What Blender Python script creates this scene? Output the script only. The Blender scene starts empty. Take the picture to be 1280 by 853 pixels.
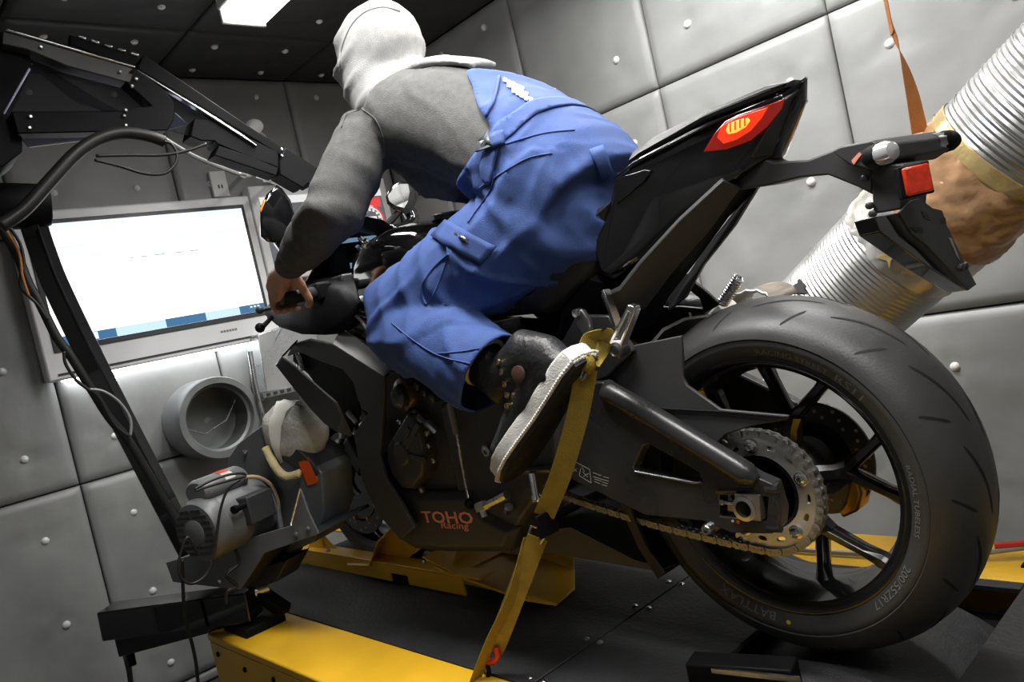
import bpy, bmesh, math, random
from mathutils import Vector, Matrix, noise
sc = bpy.context.scene
COL = sc.collection
# ---------------------------------------------------------------- camera
FPX = 982.43
YAW, PIT, ROL = .736507, .0423708, -.2226794
C0 = Vector((-.7484, 1.2871, .7272))
_f = Vector((math.cos(YAW)*math.cos(PIT), -math.sin(YAW)*math.cos(PIT), -math.sin(PIT)))
_r = _f.cross(Vector((0, 0, 1))).normalized()
_u = _r.cross(_f)
RT = math.cos(ROL)*_r + math.sin(ROL)*_u
UP = -math.sin(ROL)*_r + math.cos(ROL)*_u
cd = bpy.data.cameras.new('camera'); cam = bpy.data.objects.new('camera', cd); COL.objects.link(cam)
cd.sensor_fit = 'HORIZONTAL'; cd.sensor_width = 36; cd.lens = FPX/1280*36; cd.clip_start = .02
cam.matrix_world = Matrix(((RT.x, UP.x, -_f.x, C0.x), (RT.y, UP.y, -_f.y, C0.y), (RT.z, UP.z, -_f.z, C0.z), (0, 0, 0, 1)))
sc.camera = cam
# ---------------------------------------------------------------- world, exposure, the visible room lamp and the added lamps
w = bpy.data.worlds.new('world'); sc.world = w; w.use_nodes = True
w.node_tree.nodes['Background'].inputs[0].default_value = (.9, .95, 1, 1)
w.node_tree.nodes['Background'].inputs[1].default_value = .02
vs = sc.view_settings
vs.view_transform = 'Standard'; vs.look = 'None'; vs.gamma = 1; vs.use_curve_mapping = False
vs.exposure = 0.12
CEIL = 1.977; WF = 2.49; WR = -1.098; WL = 2.3; WB = -2.4; FLOOR = -.45
def area(name, loc, sx, sy, power, col=(1, .98, .95), rot=(0, 0, 0), spread=180):
    l = bpy.data.lights.new(name, 'AREA'); l.shape = 'RECTANGLE'; l.size = sx; l.size_y = sy; l.energy = power; l.color = col; l.spread = math.radians(spread)
    o = bpy.data.objects.new(name, l); COL.objects.link(o); o.location = loc; o.rotation_euler = rot
    return o
area('fluorescent_light_front', (1.10, -.075, CEIL-.125), 1.2, .16, 15, spread=140)
area('added_light_right', (.25, -.60, CEIL-.125), 1.2, .16, 24)  # added lamp out of view, brightens the top of the right wall
area('added_light_left', (.25, .42, CEIL-.125), 1.2, .16, 21, spread=140)  # added lamp out of view, lights the hood and shoulders from above
area('added_light_rear', (-1.0, .75, CEIL-.125), 1.2, .16, 10, spread=140)  # added fill lamp above the camera for the near side of the bike
# ---------------------------------------------------------------- helpers
def at(px, py, ax, val):
    """point of the plane axis=val seen at photograph pixel px, py"""
    d = RT*((px-640)/FPX) - UP*((py-426.5)/FPX) + _f
    return C0 + d*((val-C0[ax])/d[ax])
def nd(nt, t, **kw):
    n = nt.nodes.new(t)
    for k, v in kw.items(): setattr(n, k, v)
    return n
def mat(name, col, rough=.5, metal=0, var=.08, vs_=8, bump=0, bs=60, spec=.5, emit=None, es=1, trans=0, coat=0, alpha=1, stretch=None, rvar=.08, ior=1.45):
    m = bpy.data.materials.new(name); m.use_nodes = True; nt = m.node_tree; b = nt.nodes['Principled BSDF']
    tc = nd(nt, 'ShaderNodeTexCoord'); mp = nd(nt, 'ShaderNodeMapping'); nt.links.new(tc.outputs['Object'], mp.inputs[0])
    if stretch: mp.inputs['Scale'].default_value = stretch
    n = nd(nt, 'ShaderNodeTexNoise'); n.inputs['Scale'].default_value = vs_; n.inputs['Detail'].default_value = 5
    nt.links.new(mp.outputs[0], n.inputs['Vector'])
    r = nd(nt, 'ShaderNodeMapRange'); r.inputs['From Min'].default_value = .3; r.inputs['From Max'].default_value = .7
    r.inputs['To Min'].default_value = 1-var; r.inputs['To Max'].default_value = 1+var
    nt.links.new(n.outputs['Fac'], r.inputs['Value'])
    mx = nd(nt, 'ShaderNodeVectorMath', operation='SCALE'); mx.inputs[0].default_value = col[:3]
    nt.links.new(r.outputs[0], mx.inputs['Scale']); nt.links.new(mx.outputs[0], b.inputs['Base Color'])
    rr = nd(nt, 'ShaderNodeMapRange'); rr.inputs['From Min'].default_value = .3; rr.inputs['From Max'].default_value = .7
    rr.inputs['To Min'].default_value = max(0, rough-rvar); rr.inputs['To Max'].default_value = min(1, rough+rvar)
    nt.links.new(n.outputs['Fac'], rr.inputs['Value']); nt.links.new(rr.outputs[0], b.inputs['Roughness'])
    b.inputs['Metallic'].default_value = metal; b.inputs['Specular IOR Level'].default_value = spec
    b.inputs['Transmission Weight'].default_value = trans; b.inputs['Coat Weight'].default_value = coat; b.inputs['IOR'].default_value = ior
    b.inputs['Alpha'].default_value = alpha
    if emit: b.inputs['Emission Color'].default_value = (*emit[:3], 1); b.inputs['Emission Strength'].default_value = es
    if bump:
        n2 = nd(nt, 'ShaderNodeTexNoise'); n2.inputs['Scale'].default_value = bs; n2.inputs['Detail'].default_value = 6
        nt.links.new(mp.outputs[0], n2.inputs['Vector'])
        bp = nd(nt, 'ShaderNodeBump'); bp.inputs['Strength'].default_value = bump; bp.inputs['Distance'].default_value = .004
        nt.links.new(n2.outputs['Fac'], bp.inputs['Height']); nt.links.new(bp.outputs[0], b.inputs['Normal'])
    return m
def link(name, me, m=None, parent=None, smooth=False):
    o = bpy.data.objects.new(name, me); COL.objects.link(o)
    if m is not None: me.materials.append(m)
    if smooth is not False:
        for p in me.polygons: p.use_smooth = True
        if smooth is not True:
            try: me.set_sharp_from_angle(angle=math.radians(smooth))
            except Exception: pass
    if parent:
        o.parent = parent; o.matrix_parent_inverse = parent_inv(parent)
    return o
def parent_inv(p):
    return world(p).inverted()
def world(o):
    mw = o.matrix_basis.copy()
    if o.parent: mw = world(o.parent) @ o.matrix_parent_inverse @ mw
    return mw
def obj(name, verts, faces, m=None, parent=None, smooth=False, bev=0, seg=2, sub=0):
    me = bpy.data.meshes.new(name); me.from_pydata([tuple(v) for v in verts], [], faces)
    bm = bmesh.new(); bm.from_mesh(me); bmesh.ops.recalc_face_normals(bm, faces=bm.faces); bm.to_mesh(me); bm.free()
    o = link(name, me, m, parent, smooth)
    if bev:
        b = o.modifiers.new('bevel', 'BEVEL'); b.width = bev; b.segments = seg; b.limit_method = 'ANGLE'; b.angle_limit = math.radians(35)
    if sub:
        s = o.modifiers.new('sub', 'SUBSURF'); s.levels = sub; s.render_levels = sub
    return o
def tag(o, label=None, cat=None, group=None, kind=None):
    if label: o['label'] = label
    if cat: o['category'] = cat
    if group: o['group'] = group
    if kind: o['kind'] = kind
    return o
def empty(name, loc, label=None, cat=None, group=None, kind=None):
    o = bpy.data.objects.new(name, None); COL.objects.link(o); o.location = loc; o.empty_display_size = .05
    return tag(o, label, cat, group, kind)
class MB:
    """collects shapes for ONE mesh"""
    def __init__(s): s.v = []; s.f = []
    def add(s, v, f):
        n = len(s.v); s.v += [Vector(q) for q in v]; s.f += [tuple(i+n for i in q) for q in f]; return s
    def box(s, c, d, rot=None):
        x, y, z = (q/2 for q in d); c = Vector(c)
        vs = [Vector((a*x, b*y, e*z)) for a in (-1, 1) for b in (-1, 1) for e in (-1, 1)]
        if rot is not None: vs = [rot @ q for q in vs]
        return s.add([c+q for q in vs], [(0, 1, 3, 2), (4, 6, 7, 5), (0, 4, 5, 1), (2, 3, 7, 6), (0, 2, 6, 4), (1, 5, 7, 3)])
    def beam(s, a, b, wd, ht, up=(0, 0, 1)):
        a = Vector(a); b = Vector(b); d = (b-a); L = d.length; x = d.normalized(); y = Vector(up).cross(x)
        if y.length < 1e-4: y = Vector((0, 1, 0)).cross(x)
        y.normalize(); z = x.cross(y)
        return s.box((a+b)/2, (L, wd, ht), Matrix((x, y, z)).transposed())
    def tube(s, pts, r, n=8, caps=True, closed=False):
        pts = [Vector(p) for p in pts]; k = len(pts); rs = r if isinstance(r, (list, tuple)) else [r]*k
        prev = None; vv = []
        for i, p in enumerate(pts):
            if closed: t = (pts[(i+1) % k]-pts[i-1]).normalized()
            else: t = (pts[min(i+1, k-1)]-pts[max(i-1, 0)]).normalized()
            if prev is None:
                a = Vector((0, 0, 1)) if abs(t.z) < .9 else Vector((1, 0, 0)); nn = (a-t*a.dot(t)).normalized()
            else:
                nn = prev-t*prev.dot(t); nn = nn.normalized() if nn.length > 1e-6 else prev
            prev = nn; bb = t.cross(nn)
            vv += [p+(nn*math.cos(2*math.pi*j/n)+bb*math.sin(2*math.pi*j/n))*rs[i] for j in range(n)]
        ff = []
        for i in range(k if closed else k-1):
            i2 = (i+1) % k
            ff += [(i*n+j, i*n+(j+1) % n, i2*n+(j+1) % n, i2*n+j) for j in range(n)]
        if caps and not closed: ff += [tuple(range(n))[::-1], tuple((k-1)*n+j for j in range(n))]
        return s.add(vv, ff)
    def lathe(s, prof, c, axis=(0, 1, 0), n=32, xdir=None, closed=False, caps=True):
        """prof: list of (radius, offset along the axis)"""
        ax = Vector(axis).normalized(); c = Vector(c)
        x = Vector(xdir) if xdir else (Vector((1, 0, 0)) if abs(ax.x) < .9 else Vector((0, 0, 1)))
        x = (x-ax*x.dot(ax)).normalized(); y = ax.cross(x); k = len(prof)
        vv = [c+ax*h+(x*math.cos(2*math.pi*j/n)+y*math.sin(2*math.pi*j/n))*r for r, h in prof for j in range(n)]
        ff = [(i*n+j, i*n+(j+1) % n, ((i+1) % k)*n+(j+1) % n, ((i+1) % k)*n+j) for i in range(k if closed else k-1) for j in range(n)]
        if not closed and caps:
            if prof[0][0] > 1e-5: ff.append(tuple(range(n))[::-1])
            if prof[-1][0] > 1e-5: ff.append(tuple((k-1)*n+j for j in range(n)))
        return s.add(vv, ff)
    def prism(s, poly, off):
        """poly: 3D outline, off: extrusion vector"""
        n = len(poly); off = Vector(off); p = [Vector(q) for q in poly]
        return s.add(p+[q+off for q in p], [tuple(range(n)), tuple(range(2*n-1, n-1, -1))]+[(i, (i+1) % n, n+(i+1) % n, n+i) for i in range(n)])
    def loft(s, rings, caps=True):
        n = len(rings[0]); k = len(rings)
        ff = [(i*n+j, i*n+(j+1) % n, (i+1)*n+(j+1) % n, (i+1)*n+j) for i in range(k-1) for j in range(n)]
        if caps: ff += [tuple(range(n))[::-1], tuple((k-1)*n+j for j in range(n))]
        return s.add([q for r in rings for q in r], ff)
    def ball(s, c, r, n=10, sq=(1, 1, 1)):
        c = Vector(c); vv = []; k = n//2
        for i in range(1, k):
            t = math.pi*i/k
            vv += [c+Vector((math.sin(t)*math.cos(2*math.pi*j/n)*r*sq[0], math.sin(t)*math.sin(2*math.pi*j/n)*r*sq[1], math.cos(t)*r*sq[2])) for j in range(n)]
        ff = [(i*n+j, i*n+(j+1) % n, (i+1)*n+(j+1) % n, (i+1)*n+j) for i in range(k-2) for j in range(n)]
        a = len(vv); vv += [c+Vector((0, 0, r*sq[2])), c-Vector((0, 0, r*sq[2]))]
        ff += [(a, (j+1) % n, j) for j in range(n)]+[(a+1, (k-2)*n+j, (k-2)*n+(j+1) % n) for j in range(n)]
        return s.add(vv, ff)
    def build(s, name, m=None, parent=None, smooth=40, bev=0, seg=2, sub=0):
        return obj(name, s.v, s.f, m, parent, smooth, bev, seg, sub)
def curve(pts, n=8, closed=False):
    """smooth polyline through pts (Catmull-Rom)"""
    P = [Vector(p) for p in pts]; out = []; k = len(P)
    for i in range(k if closed else k-1):
        a, b, c, d = (P[(i+q) % k] if closed else P[min(max(i+q, 0), k-1)] for q in (-1, 0, 1, 2))
        for j in range(n):
            t = j/n; out.append(.5*((2*b)+(c-a)*t+(2*a-5*b+4*c-d)*t*t+(3*b-a-3*c+d)*t**3))
    if not closed: out.append(P[-1])
    return out
def px(pl, ax, val): return [at(x, y, ax, val) for x, y in pl]
def inset(poly, d):
    """shrink a polygon in the xz plane by d"""
    n = len(poly); A = sum(poly[i].x*poly[(i+1) % n].z-poly[(i+1) % n].x*poly[i].z for i in range(n)); sg = 1 if A > 0 else -1; out = []
    for i in range(n):
        a, b, c = poly[i-1], poly[i], poly[(i+1) % n]
        e1 = Vector((b.x-a.x, 0, b.z-a.z)).normalized(); e2 = Vector((c.x-b.x, 0, c.z-b.z)).normalized()
        n1 = Vector((-e1.z, 0, e1.x))*sg; n2 = Vector((-e2.z, 0, e2.x))*sg
        q = n1+n2; L = max(q.length, .5); q = q/L if L else q
        out.append(Vector((b.x, b.y, b.z))+q*d*min(1.6, 2/max(L, .7)))
    return out
def pillow(mb, poly, secs):
    """solid from a side outline: secs = [(y, inset)...]"""
    return mb.loft([[Vector((q.x, y, q.z)) for q in inset(poly, d)] for y, d in secs])
def plate(name, poly, thick, m, parent=None, bev=.002, smooth=30):
    """flat plate whose outline lies in a y plane, thick towards -y"""
    return MB().prism(poly, (0, -thick, 0)).build(name, m, parent, smooth, bev)
random.seed(5)
# ---------------------------------------------------------------- setting: room shell and padded panels
M = {}
M['vinyl'] = mat('padded_vinyl', (.275, .28, .275), .42, 0, .12, 5, .6, 9, .5, rvar=.06)
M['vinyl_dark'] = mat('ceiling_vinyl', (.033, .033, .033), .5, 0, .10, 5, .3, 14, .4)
M['joint'] = mat('joint_black', (.03, .03, .03), .8)
M['pin'] = mat('white_pin', (.75, .75, .73), .35)
M['concrete'] = mat('pit_floor', (.06, .06, .06), .8, 0, .2, 6, .3, 40)
def slab(name, c, d, m):
    o = MB().box(c, d).build(name, m, None, False); o['kind'] = 'structure'; return o
X0, X1 = WB, WF
wall_front = slab('wall_front', (WF+.10, (WL+WR)/2, (CEIL+FLOOR)/2), (.12, WL-WR+.4, CEIL-FLOOR+.4), M['joint'])
wall_right = slab('wall_right', ((X0+X1)/2, WR-.10, (CEIL+FLOOR)/2), (X1-X0, .12, CEIL-FLOOR+.08), M['joint'])
wall_left = slab('wall_left', ((X0+X1)/2, WL+.10, (CEIL+FLOOR)/2), (X1-X0, .12, CEIL-FLOOR+.08), M['joint'])
wall_rear = slab('wall_rear', (WB-.10, (WL+WR)/2, (CEIL+FLOOR)/2), (.12, WL-WR+.4, CEIL-FLOOR+.4), M['joint'])
ceiling = slab('ceiling', ((X0+X1)/2, (WL+WR)/2, CEIL+.10), (X1-X0+.08, WL-WR+.08, .12), M['joint'])
floor = slab('floor', ((X0+X1)/2, (WL+WR)/2, FLOOR-.06), (X1-X0+.08, WL-WR+.08, .12), M['concrete'])
pin_me = None
def pin_mesh():
    global pin_me
    if pin_me is None:
        o = MB().lathe([(.0145, -.006), (.0145, .002), (.0125, .008), (.007, .012), (0, .013)], (0, 0, 0), (0, 0, 1), 12).build('pin', M['pin'], None, True)
        pin_me = o.data; bpy.data.objects.remove(o)
    return pin_me
def panels(par, O, U, V, us, vs, m, pu, pv, skip=None, nopin=False):
    """us, vs: seam positions; pu, pv: pin positions inside a cell as offsets from its seams"""
    O, U, V = Vector(O), Vector(U), Vector(V); N = U.cross(V); k = 0
    for i in range(len(us)-1):
        for j in range(len(vs)-1):
            u0, u1, v0, v1 = us[i]+.0025, us[i+1]-.0025, vs[j]+.0025, vs[j+1]-.0025
            if u1-u0 < .03 or v1-v0 < .03: continue
            pins = [] if nopin else [(a, b) for a in pu for b in pv if u0+.03 < a < u1-.03 and v0+.03 < b < v1-.03]
            nu = 3 if nopin else max(4, int((u1-u0)/.026)); nv = 3 if nopin else max(4, int((v1-v0)/.026)); vv = []; ff = []; sd = k*7.3+O.x*3+O.y
            ea = [u0, u0+.006]+[u0+.006+(u1-u0-.012)*q/nu for q in range(1, nu)]+[u1-.006, u1]
            eb = [v0, v0+.006]+[v0+.006+(v1-v0-.012)*q/nv for q in range(1, nv)]+[v1-.006, v1]
            for a in ea:
                for b in eb:
                    d = min(a-u0, u1-a, b-v0, v1-b); h = .007*(1-math.exp(-d/.008))-.006*(d < 1e-5)
                    if not nopin:
                        amp = min(1, d/.05)
                        h += amp*.005*noise.noise((a*4+sd, b*4, sd))+amp*.0035*abs(noise.noise((a*5+sd+b*2, b*11, 3+sd)))
                        for (p, q) in pins:
                            r = math.hypot(a-p, b-q); th = math.atan2(b-q, a-p)
                            h -= .009*math.exp(-(r/.03)**2)+.0035*math.exp(-(r/.09)**2)*math.cos(5*th+p*40+q*9)
                    vv.append(O+U*a+V*b+N*h)
            w_ = len(eb); L = len(ea)
            ff = [(a*w_+b, a*w_+b+1, (a+1)*w_+b+1, (a+1)*w_+b) for a in range(L-1) for b in range(w_-1)]
            rim = [a*w_ for a in range(L)]+[(L-1)*w_+b for b in range(1, w_)]+[a*w_+w_-1 for a in range(L-2, -1, -1)]+[b for b in range(w_-2, 0, -1)]
            nb = len(vv); vv += [vv[r]-N*.035 for r in rim]; n = len(rim)
            ff += [(rim[q], rim[(q+1) % n], nb+(q+1) % n, nb+q) for q in range(n)]+[tuple(nb+q for q in range(n))]
            o = obj('panel', vv, ff, m, par, True); k += 1
            for (p, q) in pins:
                d = bpy.data.objects.new('pin', pin_mesh()); COL.objects.link(d); d.parent = o
                Y = V; d.matrix_basis = Matrix((U, V, N)).transposed().to_4x4(); d.location = O+U*p+V*q+N*(-.002)
            # (pins sit in the dimples of the padding)
def cuts(lo, hi, base, step):
    k0 = math.ceil((lo-base)/step); out = [lo]
    while base+k0*step < hi-.02:
        if base+k0*step > lo+.02: out.append(base+k0*step)
        k0 += 1
    return out+[hi]
def sc_(v, c): return c+(v-c)*1.0624
ZS = [FLOOR, -.405, sc_(.458, .7272), sc_(1.324, .7272), CEIL]
PZ = [sc_(q, .7272) for q in (-.55, -.25, .018, .31, .59, .89, 1.182, 1.472, 1.83)]
PY = [sc_(q, 1.2871) for q in (1.33, 1.05, .771, .488, .207, -.077, -.362, -.648)]
PX = [sc_(q, -.7484) for q in (-1.43, -1.14, -.84, -.55, -.26, .03, .313, .598, .892, 1.195, 1.48, 1.76, 2.05)]
YS = cuts(WR, WL, sc_(.06, 1.2871), .604)
XS = cuts(WB, WF, sc_(.752, -.7484), .613)
panels(wall_front, (WF, 0, 0), (0, -1, 0), (0, 0, 1), sorted(-q for q in YS), ZS, M['vinyl'], [-q for q in PY], PZ)
panels(wall_right, (0, WR, 0), (-1, 0, 0), (0, 0, 1), sorted(-q for q in XS), ZS, M['vinyl'], [-q for q in PX], PZ)
CX = cuts(WB, WF, sc_(1.872, -.7484), .915)
PCX = [sc_(q, -.7484) for q in (.88, 1.16, 1.43, 1.71, 1.99, 2.216)]
panels(ceiling, (0, 0, CEIL), (0, 1, 0), (1, 0, 0), YS, CX, M['vinyl_dark'], PY, PCX)
panels(wall_left, (0, WL, 0), (1, 0, 0), (0, 0, 1), XS, ZS, M['vinyl'], [], [], nopin=True)
panels(wall_rear, (WB, 0, 0), (0, 1, 0), (0, 0, 1), YS, ZS, M['vinyl'], [], [], nopin=True)
# ---------------------------------------------------------------- materials for the things in the room
M['yellow'] = mat('yellow_paint', (.74, .42, .02), .38, 0, .10, 5, .15, 60, .5)
M['rubber'] = mat('black_rubber_deck', (.022, .022, .023), .6, 0, .25, 6, .5, 90, .4)
M['black'] = mat('black_powder_coat', (.005, .005, .0055), .55, 0, .1, 10, .1, 200, .1)
M['gloss'] = mat('gloss_black', (.006, .006, .007), .10, 0, .05, 10, coat=.6)
M['plastic'] = mat('black_plastic', (.007, .007, .008), .55, 0, .1, 12, .15, 200, .12)
M['cable'] = mat('cable_black', (.01, .01, .01), .45)
M['bezel'] = mat('silver_bezel', (.88, .88, .89), .3, .0, .01, rvar=.01)
M['bezel_dark'] = mat('dark_bezel', (.05, .055, .06), .4)
M['steel'] = mat('bare_steel', (.55, .55, .55), .28, 1, .1, 20)
M['chrome'] = mat('polished_aluminium', (.8, .8, .8), .2, 1, .05, 20)
M['zinc'] = mat('galvanised_grey', (.20, .21, .21), .45, .3, .12, 12)
M['motor'] = mat('grey_motor_paint', (.12, .125, .13), .42, 0, .08, 14, .1, 90)
M['motor_dark'] = mat('dark_grey_paint', (.03, .032, .034), .5)
M['white'] = mat('white_plastic', (.8, .8, .78), .5)
M['red'] = mat('red_paint', (.5, .03, .015), .4)
M['orange'] = mat('orange_label', (.75, .09, .01), .5)
M['foil'] = mat('foil_duct', (.50, .50, .495), .34, .9, .08, 12, .2, 30)
M['foil_tape'] = mat('wrinkled_foil_tape', (.66, .64, .58), .33, .75, .22, 14, .7, 30)
M['brown_tape'] = mat('brown_parcel_tape', (.46, .27, .145), .16, 0, .30, 16, .9, 26, .7)
M['amber_tape'] = mat('yellowed_tape', (.48, .36, .16), .3, .2, .25, 22, .6, 40)
M['strap_y'] = mat('olive_yellow_webbing', (.27, .19, .025), .8, 0, .15, 40, .6, 300)
M['strap_o'] = mat('orange_brown_webbing', (.33, .115, .02), .75, 0, .12, 40, .5, 300)
M['towel'] = mat('grey_towel', (.52, .51, .47), .95, 0, .25, 14, 1.0, 130, .1)
M['towel_w'] = mat('white_tape_band', (.8, .79, .72), .6, 0, .06, 20, .3, 60)
M['towel_y'] = mat('yellowed_towel_edge', (.62, .52, .28), .9, 0, .15, 20, .8, 130)
M['lamp'] = mat('lamp_diffuser', (.9, .9, .9), .4, emit=(1, .99, .97), es=5)
M['smoke'] = mat('smoked_acrylic', (.30, .31, .34), .08, 0, .02, trans=.95, ior=1.02, spec=.4)
M['violet_edge'] = mat('pale_violet_acrylic', (.55, .56, .78), .2, 0, .05, trans=.3)

def part(mb, name, m, par=None, **k): return mb.build(name, m, par, **k)
# ---------------------------------------------------------------- ceiling lamps: the front one in view, the others added
def fixture(x, y, label):
    t = empty('ceiling_light', (x, y, CEIL), label, 'ceiling light', 'fluorescent ceiling lights')
    MB().box((x, y, CEIL-.035), (1.27, .17, .05)).build('housing', M['white'], t, bev=.006)
    MB().box((x, y, CEIL-.082), (1.25, .145, .044)).build('diffuser', M['lamp'], t, bev=.012)
    for s in (-1, 1): MB().box((x+s*.63, y, CEIL-.075), (.012, .16, .06)).build('end_cap', M['white'], t, bev=.003)
fixture(1.10, -.075, 'long white fluorescent ceiling light glaring above the hooded rider')
fixture(.25, -.60, 'added unseen ceiling light above the seat, near the right wall')  # unseen fixture built around the added right lamp
fixture(.25, .42, 'added unseen ceiling light above the rider on the open side')  # unseen fixture built around the added left lamp
fixture(-1.0, .75, 'added unseen ceiling light over the photographer, left of the motorcycle tail')  # unseen fixture built around the added rear fill lamp
# ---------------------------------------------------------------- dynamometer deck and rails
deck = empty('dyno_deck', (0, 0, -.03), 'black rubber covered deck plates under the motorcycle, between the two yellow rails', 'platform')
DY0, DY1 = -.328, .364
def deckplate(x0, x1, y0, y1):
    MB().box(((x0+x1)/2, (y0+y1)/2, -.006), (x1-x0, y1-y0, .012)).build('deck_plate', M['rubber'], deck, bev=.002)
deckplate(.4425, 1.98, DY0, DY1)
deckplate(.145, .4375, DY0, DY1)
deckplate(-.95, -.235, DY0, DY1)
for s in (DY0+.015, DY1-.03): deckplate(-.234, .144, s-.015, s+.015)
MB().box((.5, (DY0+DY1)/2, -.075), (2.9, DY1-DY0, .02)).build('under_frame', M['black'], deck)
o = MB(); 
for x, y in ((.463, .17), (.423, .171), (.462, .341), (.424, .341), (.467, -.138), (.427, -.135), (.463, .0), (.424, .0), (.463, -.29), (.424, -.29)):
    q = MB().lathe([(.0075, -.001), (.0075, .002), (.004, .0045), (0, .005)], (x, y, 0), (0, 0, 1), 10).build('deck_bolt', M['steel'], deck)
MB().lathe([(.296, -.27), (.3, -.265), (.3, .265), (.296, .27)], (-.02, .02, -.302), (0, 1, 0), 48).build('roller_drum', mat('knurled_drum', (.045, .045, .047), .55, .2, .15, 40, .6, 300), deck)
b = empty('roller_guard', at(900, 845, 2, .03), 'black box with bright edge strip at the bottom edge, before the rear tyre', 'guard')
p0 = at(860, 835, 2, .022); p1 = at(965, 850, 2, .022)
MB().beam(at(868, 852, 2, .0)+Vector((0, 0, .023)), at(1000, 862, 2, .0)+Vector((0, 0, .023)), .05, .045).build('guard_box', M['black'], b, bev=.004)
MB().beam(at(890, 838, 2, .048), at(1000, 850, 2, .048), .006, .008).build('edge_strip', M['chrome'], b)
def rail(y0, y1, label, x0, x1):
    t = empty('dyno_rail', ((x0+x1)/2, (y0+y1)/2, FLOOR), label, 'rail', 'yellow dyno rails')
    mb = MB().box(((x0+x1)/2, (y0+y1)/2, -.011), (x1-x0, y1-y0, .022)); mb.build('top_plate', M['yellow'], t, bev=.004)
    return t
rn = rail(.3665, .556, 'yellow steel dyno rail in the foreground at the bottom left', -.9, 1.62)
MB().box((.36, .548, -.235), (2.5, .016, .425)).build('side_plate', M['yellow'], rn, bev=.002)
MB().box((1.607, .4615, -.235), (.016, .18, .425)).build('end_plate', M['yellow'], rn, bev=.002)
for x, z in ((1.56, -.05), (1.38, -.06), (1.2, -.05), (.9, -.05)):
    MB().lathe([(.008, 0), (.008, .004), (.005, .006), (0, .006)], (x, .556, z), (0, 1, 0), 8).build('rail_bolt', M['black'], rn)
MB().box((1.34, .552, -.2), (.34, .012, .14)).build('slot_cover', M['black'], rn, bev=.003)
rr = rail(-.52, -.3305, 'yellow steel dyno rail on the far side, behind the rear wheel', -.9, 1.62)
MB().box((.36, -.512, -.235), (2.5, .016, .425)).build('side_plate', M['yellow'], rr, bev=.002)
MB().box((1.607, -.425, -.235), (.016, .18, .425)).build('end_plate', M['yellow'], rr, bev=.002)
MB().box((-.235, -.405, .001), (.05, .02, .006)).build('rail_slot', M['black'], rr)
t = empty('tie_rod', (.1, -.40, .01), 'thin grey rod lying along the far yellow rail', 'rod')
MB().tube([(.37, -.365, .009), (.05, -.378, .009), (-.15, -.42, .018), (-.45, -.50, .06)], .006, 8).build('rod', mat('grey_rod', (.28, .27, .24), .5, .3), t)
MB().tube([(-.16, -.428, .028), (-.22, -.44, .034), (-.3, -.47, .045)], .0075, 8).build('red_sleeve', M['red'], t)
# ---------------------------------------------------------------- screens on the front wall
def quadx(x, y0, y1, z0, z1, th):   # box whose face towards the camera (-x) is at x
    return MB().box((x+th/2, (y0+y1)/2, (z0+z1)/2), (th, abs(y1-y0), abs(z1-z0)))
t = empty('wall_monitor', (WF-.02, .17, .82), 'large silver monitor on the front wall showing a bright white window', 'monitor')
quadx(2.405, .623, -.276, .826, 1.439, .075).build('casing', M['bezel'], t, bev=.008)
quadx(2.4, .585, -.242, .925, 1.402, .01).build('screen_border', M['bezel_dark'], t, bev=.002)
E_ = lambda n, c, s: mat(n, (.02, .02, .02), .25, emit=c, es=s)
M['scr_white'] = E_('screen_white', (1, 1, 1), 1.9); M['scr_pale'] = E_('screen_pale_blue', (.72, .82, 1), 1.15)
M['scr_blue'] = E_('screen_taskbar', (.05, .18, .36), .9); M['scr_cyan'] = E_('screen_cyan', (.1, .75, .85), 1.2)
M['scr_glow'] = E_('screen_light_taskbar', (.55, .75, .85), 1.1); M['scr_grey'] = E_('screen_text', (.45, .5, .58), 1)
SY0, SY1, SZ0, SZ1 = .568, -.226, .945, 1.385
s = quadx(2.397, SY0, SY1, SZ0, SZ1, .01).build('screen', M['scr_white'], t)
def scr(name, u0, u1, v0, v1, m, d=.0): quadx(2.3945-d, SY0+(SY1-SY0)*u0, SY0+(SY1-SY0)*u1, SZ1+(SZ0-SZ1)*v0, SZ1+(SZ0-SZ1)*v1, .002).build(name, m, s)
scr('title_bar', 0, 1, 0, .05, M['scr_pale']); scr('tool_bar', 0, 1, .19, .215, M['scr_pale'])
scr('task_bar', 0, 1, .925, 1, M['scr_blue']); scr('task_button', .11, .17, .93, .99, M['scr_pale'], .001); scr('start_button', .045, .075, .935, .985, M['scr_cyan'], .001)
scr('task_glow', .25, .48, .925, 1, M['scr_glow'], .001); scr('task_glow', .68, .86, .925, 1, M['scr_glow'], .001)
scr('app_icon', .025, .05, .06, .09, M['scr_cyan'], .001); scr('side_line', .295, .298, .22, .42, M['scr_pale'])
for i, u in enumerate((.3, .38, .44, .5, .57, .65, .73, .82)): scr('tab', u, u+.05, .225, .24, M['scr_pale'], .001)
for u, l in ((.39, .015), (.44, .03), (.5, .05), (.6, .045), (.68, .04)): scr('text_line', u, u+l, .345, .357, M['scr_grey'], .001)
for u in (.92, .94, .96): scr('clock_digit', u, u+.012, .94, .955, M['scr_pale'], .001)
M['strip'] = mat('led_strip', (.9, .9, .9), .4, emit=(.96, .98, 1), es=14)
MB().box((2.455, .17, .823), (.03, .80, .006)).build('light_strip', M['strip'], t)
quadx(2.402, .59, -.2, .842, .850, .01).build('speaker_slot', M['bezel_dark'], t)
for i in range(6): quadx(2.403, -.02-.012*i, -.028-.012*i, .885, .893, .004).build('control_button', M['zinc'], t)
t = empty('wall_outlet', (WF-.02, -.128, 1.47), 'small white wall socket peeking over the top edge of the large monitor', 'socket')
quadx(2.462, -.155, -.225, 1.455, 1.565, .02).build('socket_plate', M['white'], t, bev=.003)
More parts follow.
